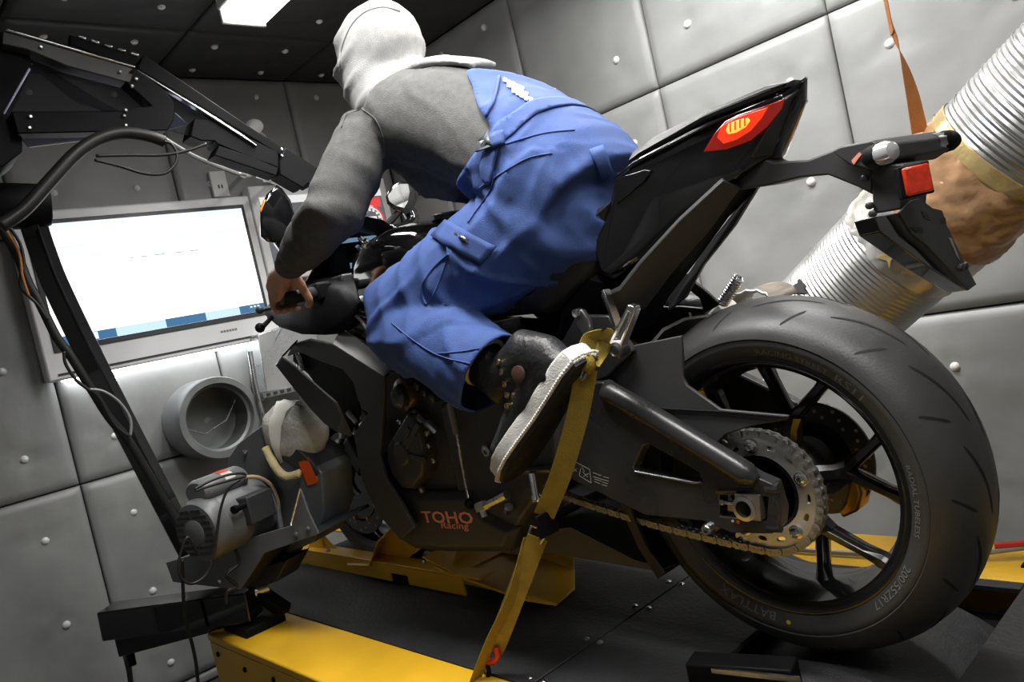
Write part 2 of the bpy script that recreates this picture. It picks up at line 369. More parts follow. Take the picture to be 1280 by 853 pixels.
for q in (-.183, -.197): quadx(2.459, q+.003, q-.003, 1.49, 1.505, .004).build('socket_slot', M['bezel_dark'], t)

t = empty('gauge_monitor', (WF-.02, -.63, 1.05), 'white framed monitor showing round gauges, half hidden by the mirror and the rider', 'monitor')
quadx(2.405, -.283, -.985, 1.06, 1.478, .07).build('casing', M['bezel'], t, bev=.006)
M['scr_dark'] = E_('screen_dark_grey', (.11, .115, .125), 1.0); M['scr_dial'] = E_('dial_white', (.75, .75, .75), 1.0); M['scr_red'] = E_('dial_red', (.75, .06, .06), 1.0)
sg = quadx(2.401, -.318, -.945, 1.098, 1.425, .01).build('screen', M['scr_dark'], t)
def gx(name, y0, y1, z0, z1, m, d=0): quadx(2.398-d, y0, y1, z0, z1, .002).build(name, m, sg)
gx('head_strip', -.318, -.945, 1.392, 1.425, M['scr_dial'])
def dial(cy, cz, r):
    def arc(r0, r1, a0, a1, d):
        n = 28; v = []; 
        for i in range(n+1):
            a = math.radians(a0+(a1-a0)*i/n)
            v += [(2.398-d, cy-math.sin(a)*r0, cz+math.cos(a)*r0), (2.398-d, cy-math.sin(a)*r1, cz+math.cos(a)*r1)]
        return v, [(2*i, 2*i+1, 2*i+3, 2*i+2) for i in range(n)]
    v, f = arc(r*.78, r, -140, 140, 0); obj('dial_ring', v, f, M['scr_dial'], sg)
    v, f = arc(r*.86, r*1.0, 20, 140, .001); obj('dial_red_zone', v, f, M['scr_red'], sg)
    for k in range(11):
        a = math.radians(-130+26*k); gx('dial_mark', cy-math.sin(a)*r*.68-.006, cy-math.sin(a)*r*.68+.006, cz+math.cos(a)*r*.68-.006, cz+math.cos(a)*r*.68+.006, M['scr_dial'])
    gx('dial_value', cy-.03, cy+.03, cz-.012, cz+.015, M['scr_dial'])
dial(-.43, 1.25, .10); dial(-.68, 1.25, .10); dial(-.86, 1.28, .07)
gx('red_lamp', -.335, -.37, 1.125, 1.142, M['scr_red']); gx('white_lamp', -.375, -.40, 1.125, 1.142, M['scr_dial'])
for k in range(5): gx('status_mark', -.34-.03*k, -.355-.03*k, 1.104, 1.116, M['scr_dial'])
gx('warning_icon', -.56, -.61, 1.32, 1.37, M['scr_dial']); gx('warning_icon_red', -.57, -.60, 1.325, 1.34, M['scr_red'], .001)
gx('red_panel', -.84, -.93, 1.34, 1.385, M['scr_red']); gx('red_panel', -.86, -.93, 1.16, 1.20, M['scr_red'])
for k in range(3): quadx(2.42, -.40-.016*k, -.407-.016*k, 1.03, 1.06, .03).build('stand_rib', M['bezel'], t)
# ---------------------------------------------------------------- cooling-air opening, hood and pipe on the front wall
c = Vector((2.305, .105, .558)); R_ = .161
t = empty('air_duct_opening', c, 'round grey air duct opening in the front wall below the large monitor', 'duct opening')
MB().lathe([(R_, .17), (R_, -.005), (R_-.004, -.012), (R_-.026, -.012), (R_-.03, -.004), (R_-.03, .17)], c, (1, 0, 0), 56, closed=True).build('duct_collar', M['zinc'], t)
MB().lathe([(R_-.0305, .018), (R_-.0315, .165), (R_-.06, .172), (0, .174)], c, (1, 0, 0), 48, caps=False).build('duct_bore', mat('shaded_inner_zinc', (.16, .17, .165), .4, .4), t)  # bore colour darkened to suggest the shade of a deep pipe
MB().lathe([(R_-.030, .015), (R_-.04, .02), (R_-.04, .03), (R_-.030, .035)], c, (1, 0, 0), 48, closed=True).build('inner_ring', M['zinc'], t)
MB().tube([c+Vector((.03, .125, -.01)), c+Vector((.06, .05, -.05)), c+Vector((.07, -.05, -.02)), c+Vector((.06, -.1, .05))], .003, 6).build('inner_bead', M['steel'], t)
t = empty('air_hood', at(345, 455, 0, 2.35), 'silver sheet metal hood on the front wall with a slotted lower flange', 'hood')
hp = [at(x, y, 0, 2.33) for x, y in ((322, 418), (395, 395), (400, 480), (333, 490))]
MB().prism(hp, (.13, 0, 0)).build('hood_box', mat('brushed_sheet', (.6, .61, .62), .3, .8, .06, 8), t, bev=.004)
fp = [at(x, y, 0, 2.30) for x, y in ((328, 492), (374, 482), (376, 488), (330, 498))]
MB().prism(fp, (.1, 0, 0)).build('slotted_flange', M['zinc'], t)
for k in range(5):
    a = 333+8.5*k; MB().prism([at(x, y, 0, 2.298) for x, y in ((a, 492-1.9*k), (a+5, 491-1.9*k), (a+5.6, 494.5-1.9*k), (a+.8, 496-1.9*k))], (.004, 0, 0)).build('flange_slot', M['joint'], t)
t = tag(MB().tube([at(312, 440, 0, 2.30), at(318, 478, 0, 2.29), at(323, 500, 0, 2.28), at(331, 530, 0, 2.28), at(338, 560, 0, 2.28)], .011, 10).build('steel_pipe', M['steel']), 'thin vertical steel pipe between the duct opening and the silver hood', 'pipe')
tag(MB().tube([at(371, 440, 0, 2.3), at(374, 470, 0, 2.29), at(377, 500, 0, 2.29)], .010, 10).build('steel_tube', M['chrome']), 'short bright steel tube standing before the silver hood', 'pipe')
# ---------------------------------------------------------------- pole with operator console on the left
XP = 1.66
t = empty('console_pole', at(240, 690, 0, XP), 'tall black slanting pole carrying the overhead console, on the left', 'pole')
a, bb, cc = at(238, 690, 0, XP), at(62, 350, 0, XP), at(20, 262, 0, XP)
MB().tube(curve([a, at(135, 490, 0, XP), at(76, 370, 0, XP), at(56, 322, 0, XP), at(40, 275, 0, XP)], 4), [.036]*17, 4).build('pole_tube', M['gloss'], t, bev=.004)
MB().lathe([(.05, -.09), (.062, -.06), (.062, .05), (.05, .075)], at(15, 258, 0, XP), (.1, .8, .1), 18).build('elbow_joint', M['plastic'], t, bev=.004)
MB().beam(at(-60, 262, 0, XP), at(20, 262, 0, XP), .07, .06).build('horizontal_arm', M['black'], t, bev=.006)
XH = 1.48
def hp_(pl, x=XH): return [at(u, v, 0, x) for u, v in pl]
t = empty('overhead_console', at(100, 110, 0, XH), 'black overhead console frame with smoked acrylic panel at the top left', 'console')
def bar(name, pl, th, m, x=XH, **k): return MB().prism(hp_(pl, x), (th, 0, 0)).build(name, m, t, bev=.003, **k)
bar('rear_box', ((-60, 30), (4, 40), (36, 60), (40, 85), (16, 140), (28, 168), (28, 190), (4, 208), (-60, 215)), .16, M['black'])
bar('lower_beam', ((14, 139), (150, 139), (190, 132), (152, 98), (166, 83), (205, 112), (218, 128), (218, 150), (209, 163), (22, 167)), .05, M['black'], XH-.03)
bar('upper_beam', ((3, 38), (170, 86), (163, 104), (85, 83), (34, 62), (2, 55)), .05, mat('worn_black_beam', (.045, .045, .045), .4, .2, .3, 12), XH-.03)
bar('upper_beam_edge', ((8, 34.5), (169, 82), (170, 85), (7, 38)), .04, M['chrome'], XH-.035)
bar('hinge_rail', ((87, 43), (177, 72), (176, 84), (165, 84), (87, 56)), .02, M['black'], XH+.03)
for k in range(5):
    u, v = 97+16.5*k, 42.5+5.3*k; bar('hinge_knuckle', ((u, v), (u+11, v+3.4), (u+11, v+7), (u, v+4)), .02, M['steel'], XH+.025)
bar('front_beam', ((177, 71), (182, 70), (318, 162), (366, 193), (360, 200), (300, 163), (172, 86)), .05, M['black'], XH-.02)
bar('front_beam_edge', ((172, 86), (300, 165), (322, 181), (321, 183), (298, 168), (171, 88)), .02, M['chrome'], XH-.03)
bar('smoked_panel', ((30, 62), (85, 84), (163, 105), (190, 131), (152, 139), (14, 140), (20, 110), (38, 82)), .006, M['smoke'], XH+.01)
bar('diagonal_brace', ((50, 88), (70, 92), (120, 122), (150, 138), (130, 139), (95, 124)), .02, M['black'], XH+.02)
bar('acrylic_edge', ((95, 83), (138, 96), (155, 107), (140, 105)), .008, M['violet_edge'], XH+.03)
bar('acrylic_shelf', ((22, 167), (180, 164), (150, 170), (36, 184)), .008, M['violet_edge'], XH+.05)
bar('acrylic_corner', ((219, 140), (236, 156), (209, 162)), .008, M['violet_edge'], XH+.05)
bar('side_strip', ((36, 84), (39, 86), (6, 143), (4, 141)), .006, M['violet_edge'], XH-.04)
bar('clear_panel', ((180, 92), (296, 166), (262, 177), (200, 160)), .004, M['smoke'], XH+.0)
bar('camera_box', ((243, 148), (262, 149), (280, 157), (348, 190), (350, 212), (272, 180), (268, 176), (252, 176), (238, 170)), .07, M['plastic'], XH-.02)
bar('lower_box', ((274, 182), (340, 204), (349, 208), (346, 220), (268, 194)), .06, M['plastic'], XH-.02)
bar('end_box', ((357, 184), (397, 210), (395, 219), (391, 232), (385, 229), (379, 235), (350, 218), (350, 200)), .07, M['plastic'], XH-.03)
for u, v in ((38, 146), (37, 160), (157, 138), (155, 145), (157, 157), (352, 187), (352, 195), (150, 90), (51, 59), (170, 99), (165, 108)):
    MB().lathe([(.005, 0), (.005, .003), (.003, .005), (0, .005)], at(u, v, 0, XH-.032), (-1, 0, 0), 8).build('screw', M['steel'], t)
tag(MB().tube(curve([at(203, 172, 0, 1.9), at(240, 194, 0, 1.9), at(275, 209, 0, 1.9), at(300, 218, 0, 1.9), at(312, 219, 0, 1.9), at(318, 212, 0, 2.2), at(316, 205, 0, 2.475)], 5), [.008]*16+[.009]*15, 8).build('curved_cable_arm', mat('grey_sleeve', (.3, .3, .3), .3, .3)), 'thin grey curved arm below the overhead console, before the front wall', 'arm')
t = empty('spot_lamp', at(320, 158, 0, 2.2), 'white round dome lamp seen just behind the black console beam', 'lamp')
MB().ball(at(318, 158, 0, 2.2), .036, 16, (1, 1, .8)).build('dome', M['white'], t, smooth=True)
MB().beam(at(318, 164, 0, 2.23), at(330, 172, 0, 2.48), .02, .02).build('lamp_bracket', M['white'], t)
t = empty('bright_bracket', at(310, 210, 0, 2.1), 'shiny metal bracket under the overhead console, left of the rider\'s arm', 'bracket')
MB().beam(at(282, 198, 0, 2.1), at(318, 214, 0, 2.1), .03, .022).build('bracket_plate', M['chrome'], t, bev=.002)
MB().beam(at(322, 216, 0, 2.1), at(372, 236, 0, 2.1), .03, .03).build('bracket_tube', M['chrome'], t, bev=.002)
for u, v in ((334, 221), (356, 229)): MB().box(at(u, v, 0, 2.08), (.03, .03, .036)).build('clamp_block', M['white'], t, bev=.003)
MB().beam(at(345, 225, 0, 2.1), at(345, 225, 0, 2.47), .02, .02).build('wall_stub', M['steel'], t)
# ---------------------------------------------------------------- cables around the pole
def cable(label, pl, x, r, m='cable', n=8, name='cable'):
    P = [at(u, v, 0, x if not isinstance(x, (list, tuple)) else x[i]) for i, (u, v) in enumerate(pl)]
    return tag(MB().tube(curve(P, 6), r, n).build(name, M[m], None, True), label, 'cable', 'cables around the console pole and blower')
cable('thick sleeved cable bundle arching from the pole joint up to the console', ((0, 283), (30, 262), (62, 227), (95, 192), (125, 173), (155, 166), (185, 170), (205, 177)), 1.42, .017)
cable('thin black cable looping out of the sleeved bundle to the camera box', ((120, 195), (160, 194), (200, 194), (232, 189), (258, 180)), 1.40, .0045)
cable('thin black loop of cable hanging below the console', ((118, 200), (150, 208), (180, 217), (205, 217), (219, 205), (221, 192), (214, 180), (205, 177)), 1.40, .0042)
cable('black cable bundle running down along the back of the slanting pole', ((2, 285), (22, 320), (36, 355), (48, 376), (70, 420), (88, 445), (110, 480), (135, 520), (158, 548), (178, 580), (200, 618), (225, 660)), 1.60, .012)
cable('thin black wire bulging left of the pole below its joint', ((12, 284), (25, 305), (30, 330), (26, 345), (28, 362), (46, 380), (60, 400)), 1.58, .0042)
cable('thin wire curving down beside the cable bundle on the pole', ((80, 440), (82, 455), (95, 475), (110, 487), (125, 500), (142, 530), (160, 546)), 1.57, .0042)
cable('pale grey wire bowing across the middle of the pole', ((112, 487), (130, 490), (150, 504), (163, 525), (163, 545)), 1.56, .0042, 'zinc')
cable('reddish wire among the cables beside the pole top', ((8, 288), (24, 318), (28, 345), (36, 370)), 1.57, .0035, 'strap_o')
# ---------------------------------------------------------------- swing arm at the rail corner
t = empty('swing_arm', at(320, 750, 2, .1), 'black square tube arm jutting left from the corner of the near yellow rail', 'arm')
A0, A1 = at(135, 777, 0, 1.80), Vector((1.46, .46, .075))
MB().beam(A0, A1, .085, .085).build('main_tube', M['gloss'], t, bev=.005)
A2, A3 = at(150, 806, 0, 1.80), at(285, 770, 0, 1.62)
MB().beam(A2, A3, .06, .055).build('lower_tube', M['gloss'], t, bev=.004)
MB().lathe([(.02, -.055), (.02, .055)], A1+Vector((.03, 0, .02)), (.3, 1, 0), 12).build('pivot_bolt', M['steel'], t)
MB().beam(A1+Vector((.05, -.02, .03)), at(357, 764, 2, .03), .045, .03).build('lock_lever', M['plastic'], t, bev=.004)
MB().box((1.5, .46, .012), (.16, .12, .024)).build('mount_plate', M['black'], t, bev=.003)
MB().tube([at(162, 812, 0, 1.80), at(166, 832, 0, 1.80)], .011, 8).build('stud', M['black'], t)
MB().beam(at(235, 755, 0, 1.66), at(282, 742, 0, 1.60), .02, .012).build('stop_bar', M['steel'], t)
cable('black cable hanging down behind the end of the square tube arm', ((156, 800), (160, 825), (164, 860)), 2.0, .008)
cable('black wire dropping from the blower motor past the arm', ((228, 700), (229, 740), (232, 775), (240, 805), (245, 830), (248, 860)), 1.52, .0048)
cable('black coiled wire hanging over the near rail corner', ((290, 766), (280, 785), (279, 805), (292, 815), (293, 825), (282, 835), (281, 850), (290, 862)), (1.56, 1.63, 1.64, 1.64, 1.64, 1.64, 1.64, 1.64), .006)
# ---------------------------------------------------------------- blower
BA = Vector((.34, -.94, 0)); BT = Vector((-.94, -.34, 0)); BP = Vector((1.359, .36, .402))
def ab(u, v, k=0):        # pixel on the blower's face plane, k = distance of the plane towards the wheel
    d = RT*((u-640)/FPX)-UP*((v-426.5)/FPX)+_f; P = BP+BA*k
    return C0+d*((P-C0).dot(BA)/d.dot(BA))
t = empty('cooling_blower', (1.45, .4, .1), 'dark grey centrifugal blower with its motor, beside the front wheel', 'blower')
vol = [(283, 590), (286, 572), (297, 555), (312, 543), (331, 529), (388, 575), (402, 592), (405, 640), (393, 678), (360, 692), (322, 690), (298, 660)]
MB().prism([ab(u, v) for u, v in vol], BA*.13).build('volute_housing', M['motor'], t, bev=.004)
MB().prism([ab(u, v, -.004) for u, v in ((330, 530), (388, 576), (398, 590), (392, 600), (330, 560))], BA*.138).build('outlet_flange', M['motor_dark'], t, bev=.003)
mc = BP-BA*.02+Vector((.0, 0, -.012)); mc = ab(322, 632, -.02)
def mo(r0, r1, n, m, c=mc, pr=None, **k):
    return MB().lathe(pr, c, -BA, 36).build(n, m, t, **k)
mo(0, 0, 'motor_body', M['motor'], mc, [(.072, 0), (.083, .01), (.083, .16), (.078, .175), (.0, .176)])
mo(0, 0, 'motor_end_bell', M['motor'], mc-BA*.17, [(.083, 0), (.083, .03), (.074, .046), (.03, .05), (.03, .054), (0, .055)])
ec = mc-BA*.214
for k in range(8):
    z = -.056+.016*k; L = math.sqrt(.068**2-z*z); i0 = math.sqrt(max(0, .037**2-z*z))+.003
    for s_ in (-1, 1):
        MB().beam(ec+BT*s_*i0+Vector((0, 0, z)), ec+BT*s_*L+Vector((0, 0, z)), .0075, .014, BA).build('vent_slot', M['joint'], t)
MB().lathe([(.034, -.004), (.034, .008), (.028, .011), (0, .011)], ec, -BA, 24).build('shaft_cover', M['motor'], t)
cp = mc-BA*.115+Vector((0, 0, .095)); 
MB().loft([[cp+BA*k*1.0+(BT*math.cos(a)*(.045+.0)+Vector((0, 0, 1))*math.sin(a)*.034)*s for a in [2*math.pi*i/20 for i in range(20)]] for k, s in ((-.075, .8), (-.065, 1), (.065, 1), (.075, .8))]).build('capacitor_cover', M['motor'], t)
MB().loft([[cp+BA*k+(BT*math.cos(a)*.0455+Vector((0, 0, 1))*math.sin(a)*.0345)*s for a in [math.radians(20+14*i) for i in range(10)]+[math.radians(146-14*i) for i in range(10)] for s in ((1.0,) if True else ())] for k in (-.005, .028)]).build('rating_label', M['white'], t)
MB().loft([[cp+BA*k+(BT*math.cos(a)*.046+Vector((0, 0, 1))*math.sin(a)*.035) for a in [math.radians(60+14*i) for i in range(7)]+[math.radians(144-14*i) for i in range(7)]] for k in (-.006, .029)]).build('label_red_band', M['orange'], t)
jb = ab(316, 634, -.10); MB().box(jb, (.07, .09, .075), Matrix((BT, BA, Vector((0, 0, 1)))).transposed()).build('terminal_box', M['motor_dark'], t, bev=.004)
MB().lathe([(.008, 0), (.008, .03), (.011, .03), (.011, .04), (0, .041)], ab(306, 632, -.15), -BA, 10).build('box_knob', M['black'], t)
tray = [(207, 701), (330, 668), (365, 656), (374, 610), (376, 610), (382, 640), (397, 667), (320, 693), (300, 738), (214, 726)]
tray = [(207, 704), (362, 658), (375, 611), (385, 640), (398, 668), (330, 692), (318, 712), (300, 738), (216, 728)]
MB().prism([ab(u, v, -.12) for u, v in tray], BA*.006).build('tray_side', M['motor'], t, bev=.0015)
MB().prism([ab(u, v, .10) for u, v in ((215, 704), (360, 660), (398, 668), (330, 694), (300, 738), (216, 728))], BA*.006).build('tray_side', M['motor'], t, bev=.0015)
MB().prism([ab(u, v, -.115) for u, v in ((330, 692), (318, 712), (300, 738), (298, 734), (315, 708), (327, 688))], BA*.215).build('tray_bottom', M['motor_dark'], t)
MB().prism([ab(u, v, -.115) for u, v in ((330, 688), (396, 664), (398, 668), (331, 692))], BA*.215).build('tray_bottom', M['motor_dark'], t)
MB().prism([ab(u, v, -.05) for u, v in ((318, 712), (360, 700), (345, 728), (300, 742))], BA*.09).build('mount_foot', M['motor_dark'], t, bev=.003)
for u, v, k in ((307, 565, -.002), (348, 571, -.002), (386, 660, -.122), (371, 667, -.122), (276, 747-20, -.122), (265, 697, -.122)):
    MB().lathe([(.0075, 0), (.0075, .005), (.004, .007), (0, .007)], ab(u, v, k), -BA, 6).build('bolt', M['chrome'], t)
MB().tube([ab(375, 611, -.125), ab(363, 657, -.125)], .003, 6).build('stay_rod', M['steel'], t)
P = [ab(305, 597, -.09), ab(322, 597, -.06), ab(338, 606, -.03), ab(347, 625, -.02), ab(348, 640, -.02)]
MB().tube(curve(P, 5), .0055, 8).build('motor_lead', mat('tan_cable', (.35, .26, .16), .5), t)
MB().tube([ab(347, 636, -.02), ab(351, 660, -.02)], .008, 8).build('lead_ferrule', M['zinc'], t)
MB().prism([ab(u, v, .0) for u, v in ((374, 578), (386, 572), (398, 600), (396, 604), (386, 607))], BA*-.004).build('orange_label', M['orange'], t)
cable('black cord tied around the blower motor, upper turn', ((243, 612), (262, 602), (285, 594), (303, 592), (306, 596), (290, 600), (262, 608), (244, 614)), 1.22, .0035)
cable('black cord hanging in a loop below the blower motor', ((300, 600), (285, 612), (275, 640), (268, 690), (258, 718), (240, 730), (226, 722), (224, 700), (234, 672), (246, 690)), 1.24, .0035)
cable('grey cord dropping across the blower tray', ((290, 680), (296, 692), (298, 705), (286, 716), (284, 722), (296, 733), (284, 740), (283, 756)), 1.36, .005)
# towel over the outlet: a lumpy wrapped tube
def lumps(P, rad, n, seed, amp, flat=(1, 1)):
    """closed lumpy ring sections along P"""
    rings = []
    for i, p in enumerate(P):
        tt = (P[min(i+1, len(P)-1)]-P[max(i-1, 0)]).normalized(); a = Vector((0, 0, 1)); x = (a-tt*a.dot(tt)).normalized(); y = tt.cross(x)
        rings.append([p+(x*math.cos(2*math.pi*j/n)*flat[0]+y*math.sin(2*math.pi*j/n)*flat[1])*rad[i]*(1+amp*noise.noise((j*.55+seed, i*.6, seed))+amp*.6*abs(noise.noise((math.cos(j*6.283/n)*3, i*.9, seed+9)))) for j in range(n)])
    return rings
t = empty('towel', ab(362, 540), 'grey towel taped over the blower outlet, next to the motorcycle winglet', 'towel')
Pt = [ab(352+i*5.0, 566-i*.2-2*math.sin(i*.8), .02) for i in range(0)]
q0, q1 = ab(337, 548, .035), ab(405, 556, .06)
Pt = [q0.lerp(q1, i/11)+Vector((0, 0, .022*math.sin(i/11*math.pi))) for i in range(12)]
MB().loft(lumps(Pt, [.03, .062, .078, .084, .086, .085, .084, .084, .08, .076, .062, .03], 26, 3, .22, (1.0, .75))).build('cloth', M['towel'], t, smooth=True, sub=1)
MB().loft(lumps([q0.lerp(q1, .33)+Vector((0, 0, .022)), q0.lerp(q1, .40)+Vector((0, 0, .024)), q0.lerp(q1, .5)+Vector((0, 0, .022))], [.091, .093, .091], 26, 3, .16, (1.0, .78)), caps=False).build('tape_band', M['towel_w'], t, smooth=True)
MB().tube(curve([ab(332, 560, -.02), ab(345, 585, -.03), ab(358, 596, -.03), ab(375, 592, -.02)], 6), .012, 8).build('towel_hem', M['towel_y'], t, smooth=True)
# ---------------------------------------------------------------- motorcycle
M['tyre'] = mat('tyre_rubber', (.040, .040, .040), .46, 0, .12, 10, .12, 220, .5)
M['groove'] = mat('tyre_groove', (.004, .004, .004), .8)
M['letter'] = mat('raised_rubber_letter', (.15, .15, .15), .4)
M['rim'] = mat('gloss_black_wheel', (.008, .008, .008), .18, 0, .05, 10, coat=.3)
M['sprocket'] = mat('sprocket_steel', (.60, .59, .57), .38, .85, .15, 30)
M['chain'] = mat('chain_steel', (.34, .33, .31), .38, .85, .15, 60)
M['disc'] = mat('dark_disc_steel', (.09, .09, .09), .35, .7, .1, 30)
M['gold'] = mat('gold_anodised', (.60, .34, .04), .32, .75, .08, 12)
M['swing'] = mat('satin_black_aluminium', (.026, .026, .027), .30, 0, .1, 14, .1, 250, .6)
M['matte'] = mat('matte_black_fairing', (.042, .042, .043), .5, 0, .1, 6, .08, 300, .5)
M['carbon'] = mat('dark_seat_vinyl', (.02, .02, .021), .5, 0, .1, 20, .3, 300)
M['glass'] = mat('clear_lens', (.75, .76, .78), .12, .3, .02, trans=.35, coat=.5)
M['amber'] = mat('amber_lens', (.8, .28, .01), .2, trans=.3, emit=(1, .35, .02), es=.25)
M['tail_red'] = mat('lit_red_lens', (.16, .006, .004), .12, emit=(1, .02, .006), es=.16, coat=.6)
M['tail_hot'] = mat('lit_lamp_core', (.9, .3, .1), .2, emit=(1, .22, .02), es=2.2)
M['reflector'] = mat('red_reflector', (.45, .03, .01), .15, 0, .3, 90, coat=.5, emit=(.5, .03, .01), es=.15)  # faint emission stands in for returned light; the reflector is no lamp
M['engine'] = mat('engine_black_cast', (.05, .05, .052), .42, .1, .1, 20, .3, 160)
M['print_red'] = mat('pale_red_print', (.75, .28, .2), .5)
M['print_white'] = mat('white_print', (.45, .45, .44), .5)
M['mirror'] = mat('mirror_glass', (.9, .9, .9), .03, 1, .01)
M['dash'] = mat('lit_display', (.05, .08, .1), .2, emit=(.35, .6, .85), es=.35)
AX = Vector((0, 0, .32)); FX = Vector((1.455, 0, .30))
bike = empty('motorcycle', (.6, 0, 0), 'black sports motorcycle strapped down on the dyno deck under the rider', 'motorcycle')
def text_mesh(s, size, depth=.0, align='LEFT', sx=1.0, bold=0.0):
    c = bpy.data.curves.new('lettering', 'FONT'); c.body = s; c.size = size; c.extrude = depth; c.offset = bold; c.align_x = align; c.resolution_u = 2
    o = bpy.data.objects.new('lettering', c); COL.objects.link(o); bpy.context.view_layer.update()
    me = bpy.data.meshes.new_from_object(o.evaluated_get(bpy.context.evaluated_depsgraph_get()))
    v = [Vector((q.co.x*sx, q.co.y, q.co.z)) for q in me.vertices]; f = [tuple(p.vertices) for p in me.polygons]
    bpy.data.objects.remove(o); bpy.data.curves.remove(c); bpy.data.meshes.remove(me)
    return v, f
def ring_y(prof, c):
    return MB().lathe(prof, c, (0, 1, 0), 96)
# --- tyres
HALF = [(.222, .076), (.228, .084), (.238, .091), (.252, .0965), (.262, .0985), (.2635, .0972), (.2655, .1), (.274, .0975), (.284, .0915), (.294, .082), (.304, .069), (.314, .050), (.3215, .027), (.3245, 0)]
TP = HALF+[(r, -y) for r, y in HALF[-2::-1]]
def tread(s):   # s: -1..1 across the tread -> (radius, y)
    y = s*.1; pts = sorted([(abs(q[1]), q[0]) for q in HALF[6:]])
    a = abs(y)
    for (y0, r0), (y1, r1) in zip(pts, pts[1:]):
        if y0 <= a <= y1: return r0+(r1-r0)*(a-y0)/(y1-y0), y
    return pts[-1][1], y
def onwheel(C, ph, r, y): return C+Vector((r*math.cos(ph), y, r*math.sin(ph)))
def tyre(C, prof, name):
    t = MB().lathe(prof, C, (0, 1, 0), 112, closed=True).build(name, M['tyre'], bike, 60); return t
rt = tyre(AX, TP, 'rear_tyre')
def groove(C, par, ph0, path, wd, k=1.0):
    """path: (dphi, s) points across the tread"""
    P = curve([Vector((a, b, 0)) for a, b in path], 5); n = len(P); v = []
    for i, p in enumerate(P):
        t = P[min(i+1, n-1)]-P[max(i-1, 0)]; nr = Vector((-t.y*.32/.1*.1, t.x, 0)); nr = Vector((-t.y*.1, t.x*.3, 0)).normalized()
        ww = wd*min(1, .35+4*min(i, n-1-i)/n)
        for s in (-1, 1):
            q = p+Vector((nr.x/.3, nr.y/.1, 0))*ww*s*.5; sv = max(-1, min(1, q.y)); r, y = tread(sv); v.append(onwheel(C, ph0+q.x, (r+.0006)*k, y*k))
    obj('tread_groove', v, [(2*i, 2*i+1, 2*i+3, 2*i+2) for i in range(n-1)], M['groove'], par)
for k in range(14):
    a = 2*math.pi*k/14+.05
    groove(AX, rt, a, [(0, .86), (.04, .72), (.09, .52)], .004)
    groove(AX, rt, a+.22, [(0, .50), (.10, .36), (.24, .22), (.36, .15)], .0048)
    groove(AX, rt, a+.1, [(0, -.86), (.04, -.72), (.09, -.52)], .004)
    groove(AX, rt, a+.32, [(0, -.50), (.10, -.36), (.24, -.22), (.36, -.15)], .0048)
def sidewall_text(s, size, ph, r0, sx=1.0, m='letter'):
    v, f = text_mesh(s, size, .0, 'CENTER', sx); out = []
    for q in v:
        r = r0+q.y; y = next((y0+(y1-y0)*(r-ra)/(rb-ra) for (ra, y0), (rb, y1) in zip(HALF[:5], HALF[1:5]) if ra <= r <= rb), .0985)
        out.append(onwheel(AX, ph+q.x/r0, r, y+.0012))
    obj('sidewall_lettering', out, f, M[m], rt)
sidewall_text('RACING STREET', .014, math.radians(112), .238, 1.25)
sidewall_text('RS11', .020, math.radians(137), .237, 1.4)
sidewall_text('RADIAL TUBELESS', .012, math.radians(184), .240, 1.2)
sidewall_text('200/55ZR17', .017, math.radians(222), .238, 1.15)
sidewall_text('BATTLAX', .020, math.radians(293), .237, 1.3)
MB().lathe([(.004, 0), (.004, .0012), (0, .0012)], onwheel(AX, math.radians(274), .247, .0955), (0, 1, 0), 10).build('yellow_dot', mat('yellow_dot', (.6, .55, .05), .5), rt)
# --- rear wheel
RP = [(.229, .088), (.232, .088), (.232, .080), (.222, .072), (.219, .05), (.219, -.05), (.222, -.072), (.232, -.080), (.232, -.088), (.226, -.088), (.213, -.076), (.208, -.04), (.200, -.018), (.200, .018), (.206, .04), (.212, .076), (.222, .086)]
rim = MB().lathe(RP, AX, (0, 1, 0), 96, closed=True).build('rear_rim', M['rim'], bike, 35)
MB().lathe([(.02, -.12), (.045, -.11), (.05, -.06), (.055, -.02), (.06, .02), (.06, .06), (.052, .085), (.03, .09), (.018, .09), (.018, -.12)], AX, (0, 1, 0), 36).build('hub', M['rim'], rim, 35)
def spoke_y(c):
    c = math.radians(c); mb = MB()
    def blade(p0, p1, w0, w1, h0, h1):
        d = (p1-p0); d.y = 0; x = d.normalized(); n = Vector((-x.z, 0, x.x)); rings = []
        for t in (0, .35, .7, 1):
            p = p0.lerp(p1, t); w_ = w0+(w1-w0)*t; h = h0+(h1-h0)*t
            if t == 1: w_ *= 1.5
            rings.append([p+n*w_*a+Vector((0, h*b, 0)) for a, b in ((-1, -.6), (-.5, -1), (.5, -1), (1, -.6), (1, .6), (.5, 1), (-.5, 1), (-1, .6))])
        mb.loft(rings)
    yk = .0
    a = onwheel(AX, c, .045, .02); f_ = onwheel(AX, c, .112, .014)
    blade(a, f_, .018, .014, .022, .018)
    for s in (-1, 1): blade(onwheel(AX, c, .103, .014), onwheel(AX, c+s*math.radians(18), .203, .0), .011, .0085, .017, .015)
    mb.build('spoke', M['rim'], rim, 40)
for k in range(5): spoke_y(248-72*k)
MB().lathe([(.022, .09), (.022, .1), (.014, .1), (.014, -.14), (.022, -.14), (.022, -.15), (0, -.15)], AX, (0, 1, 0), 20).build('axle', M['steel'], rim)
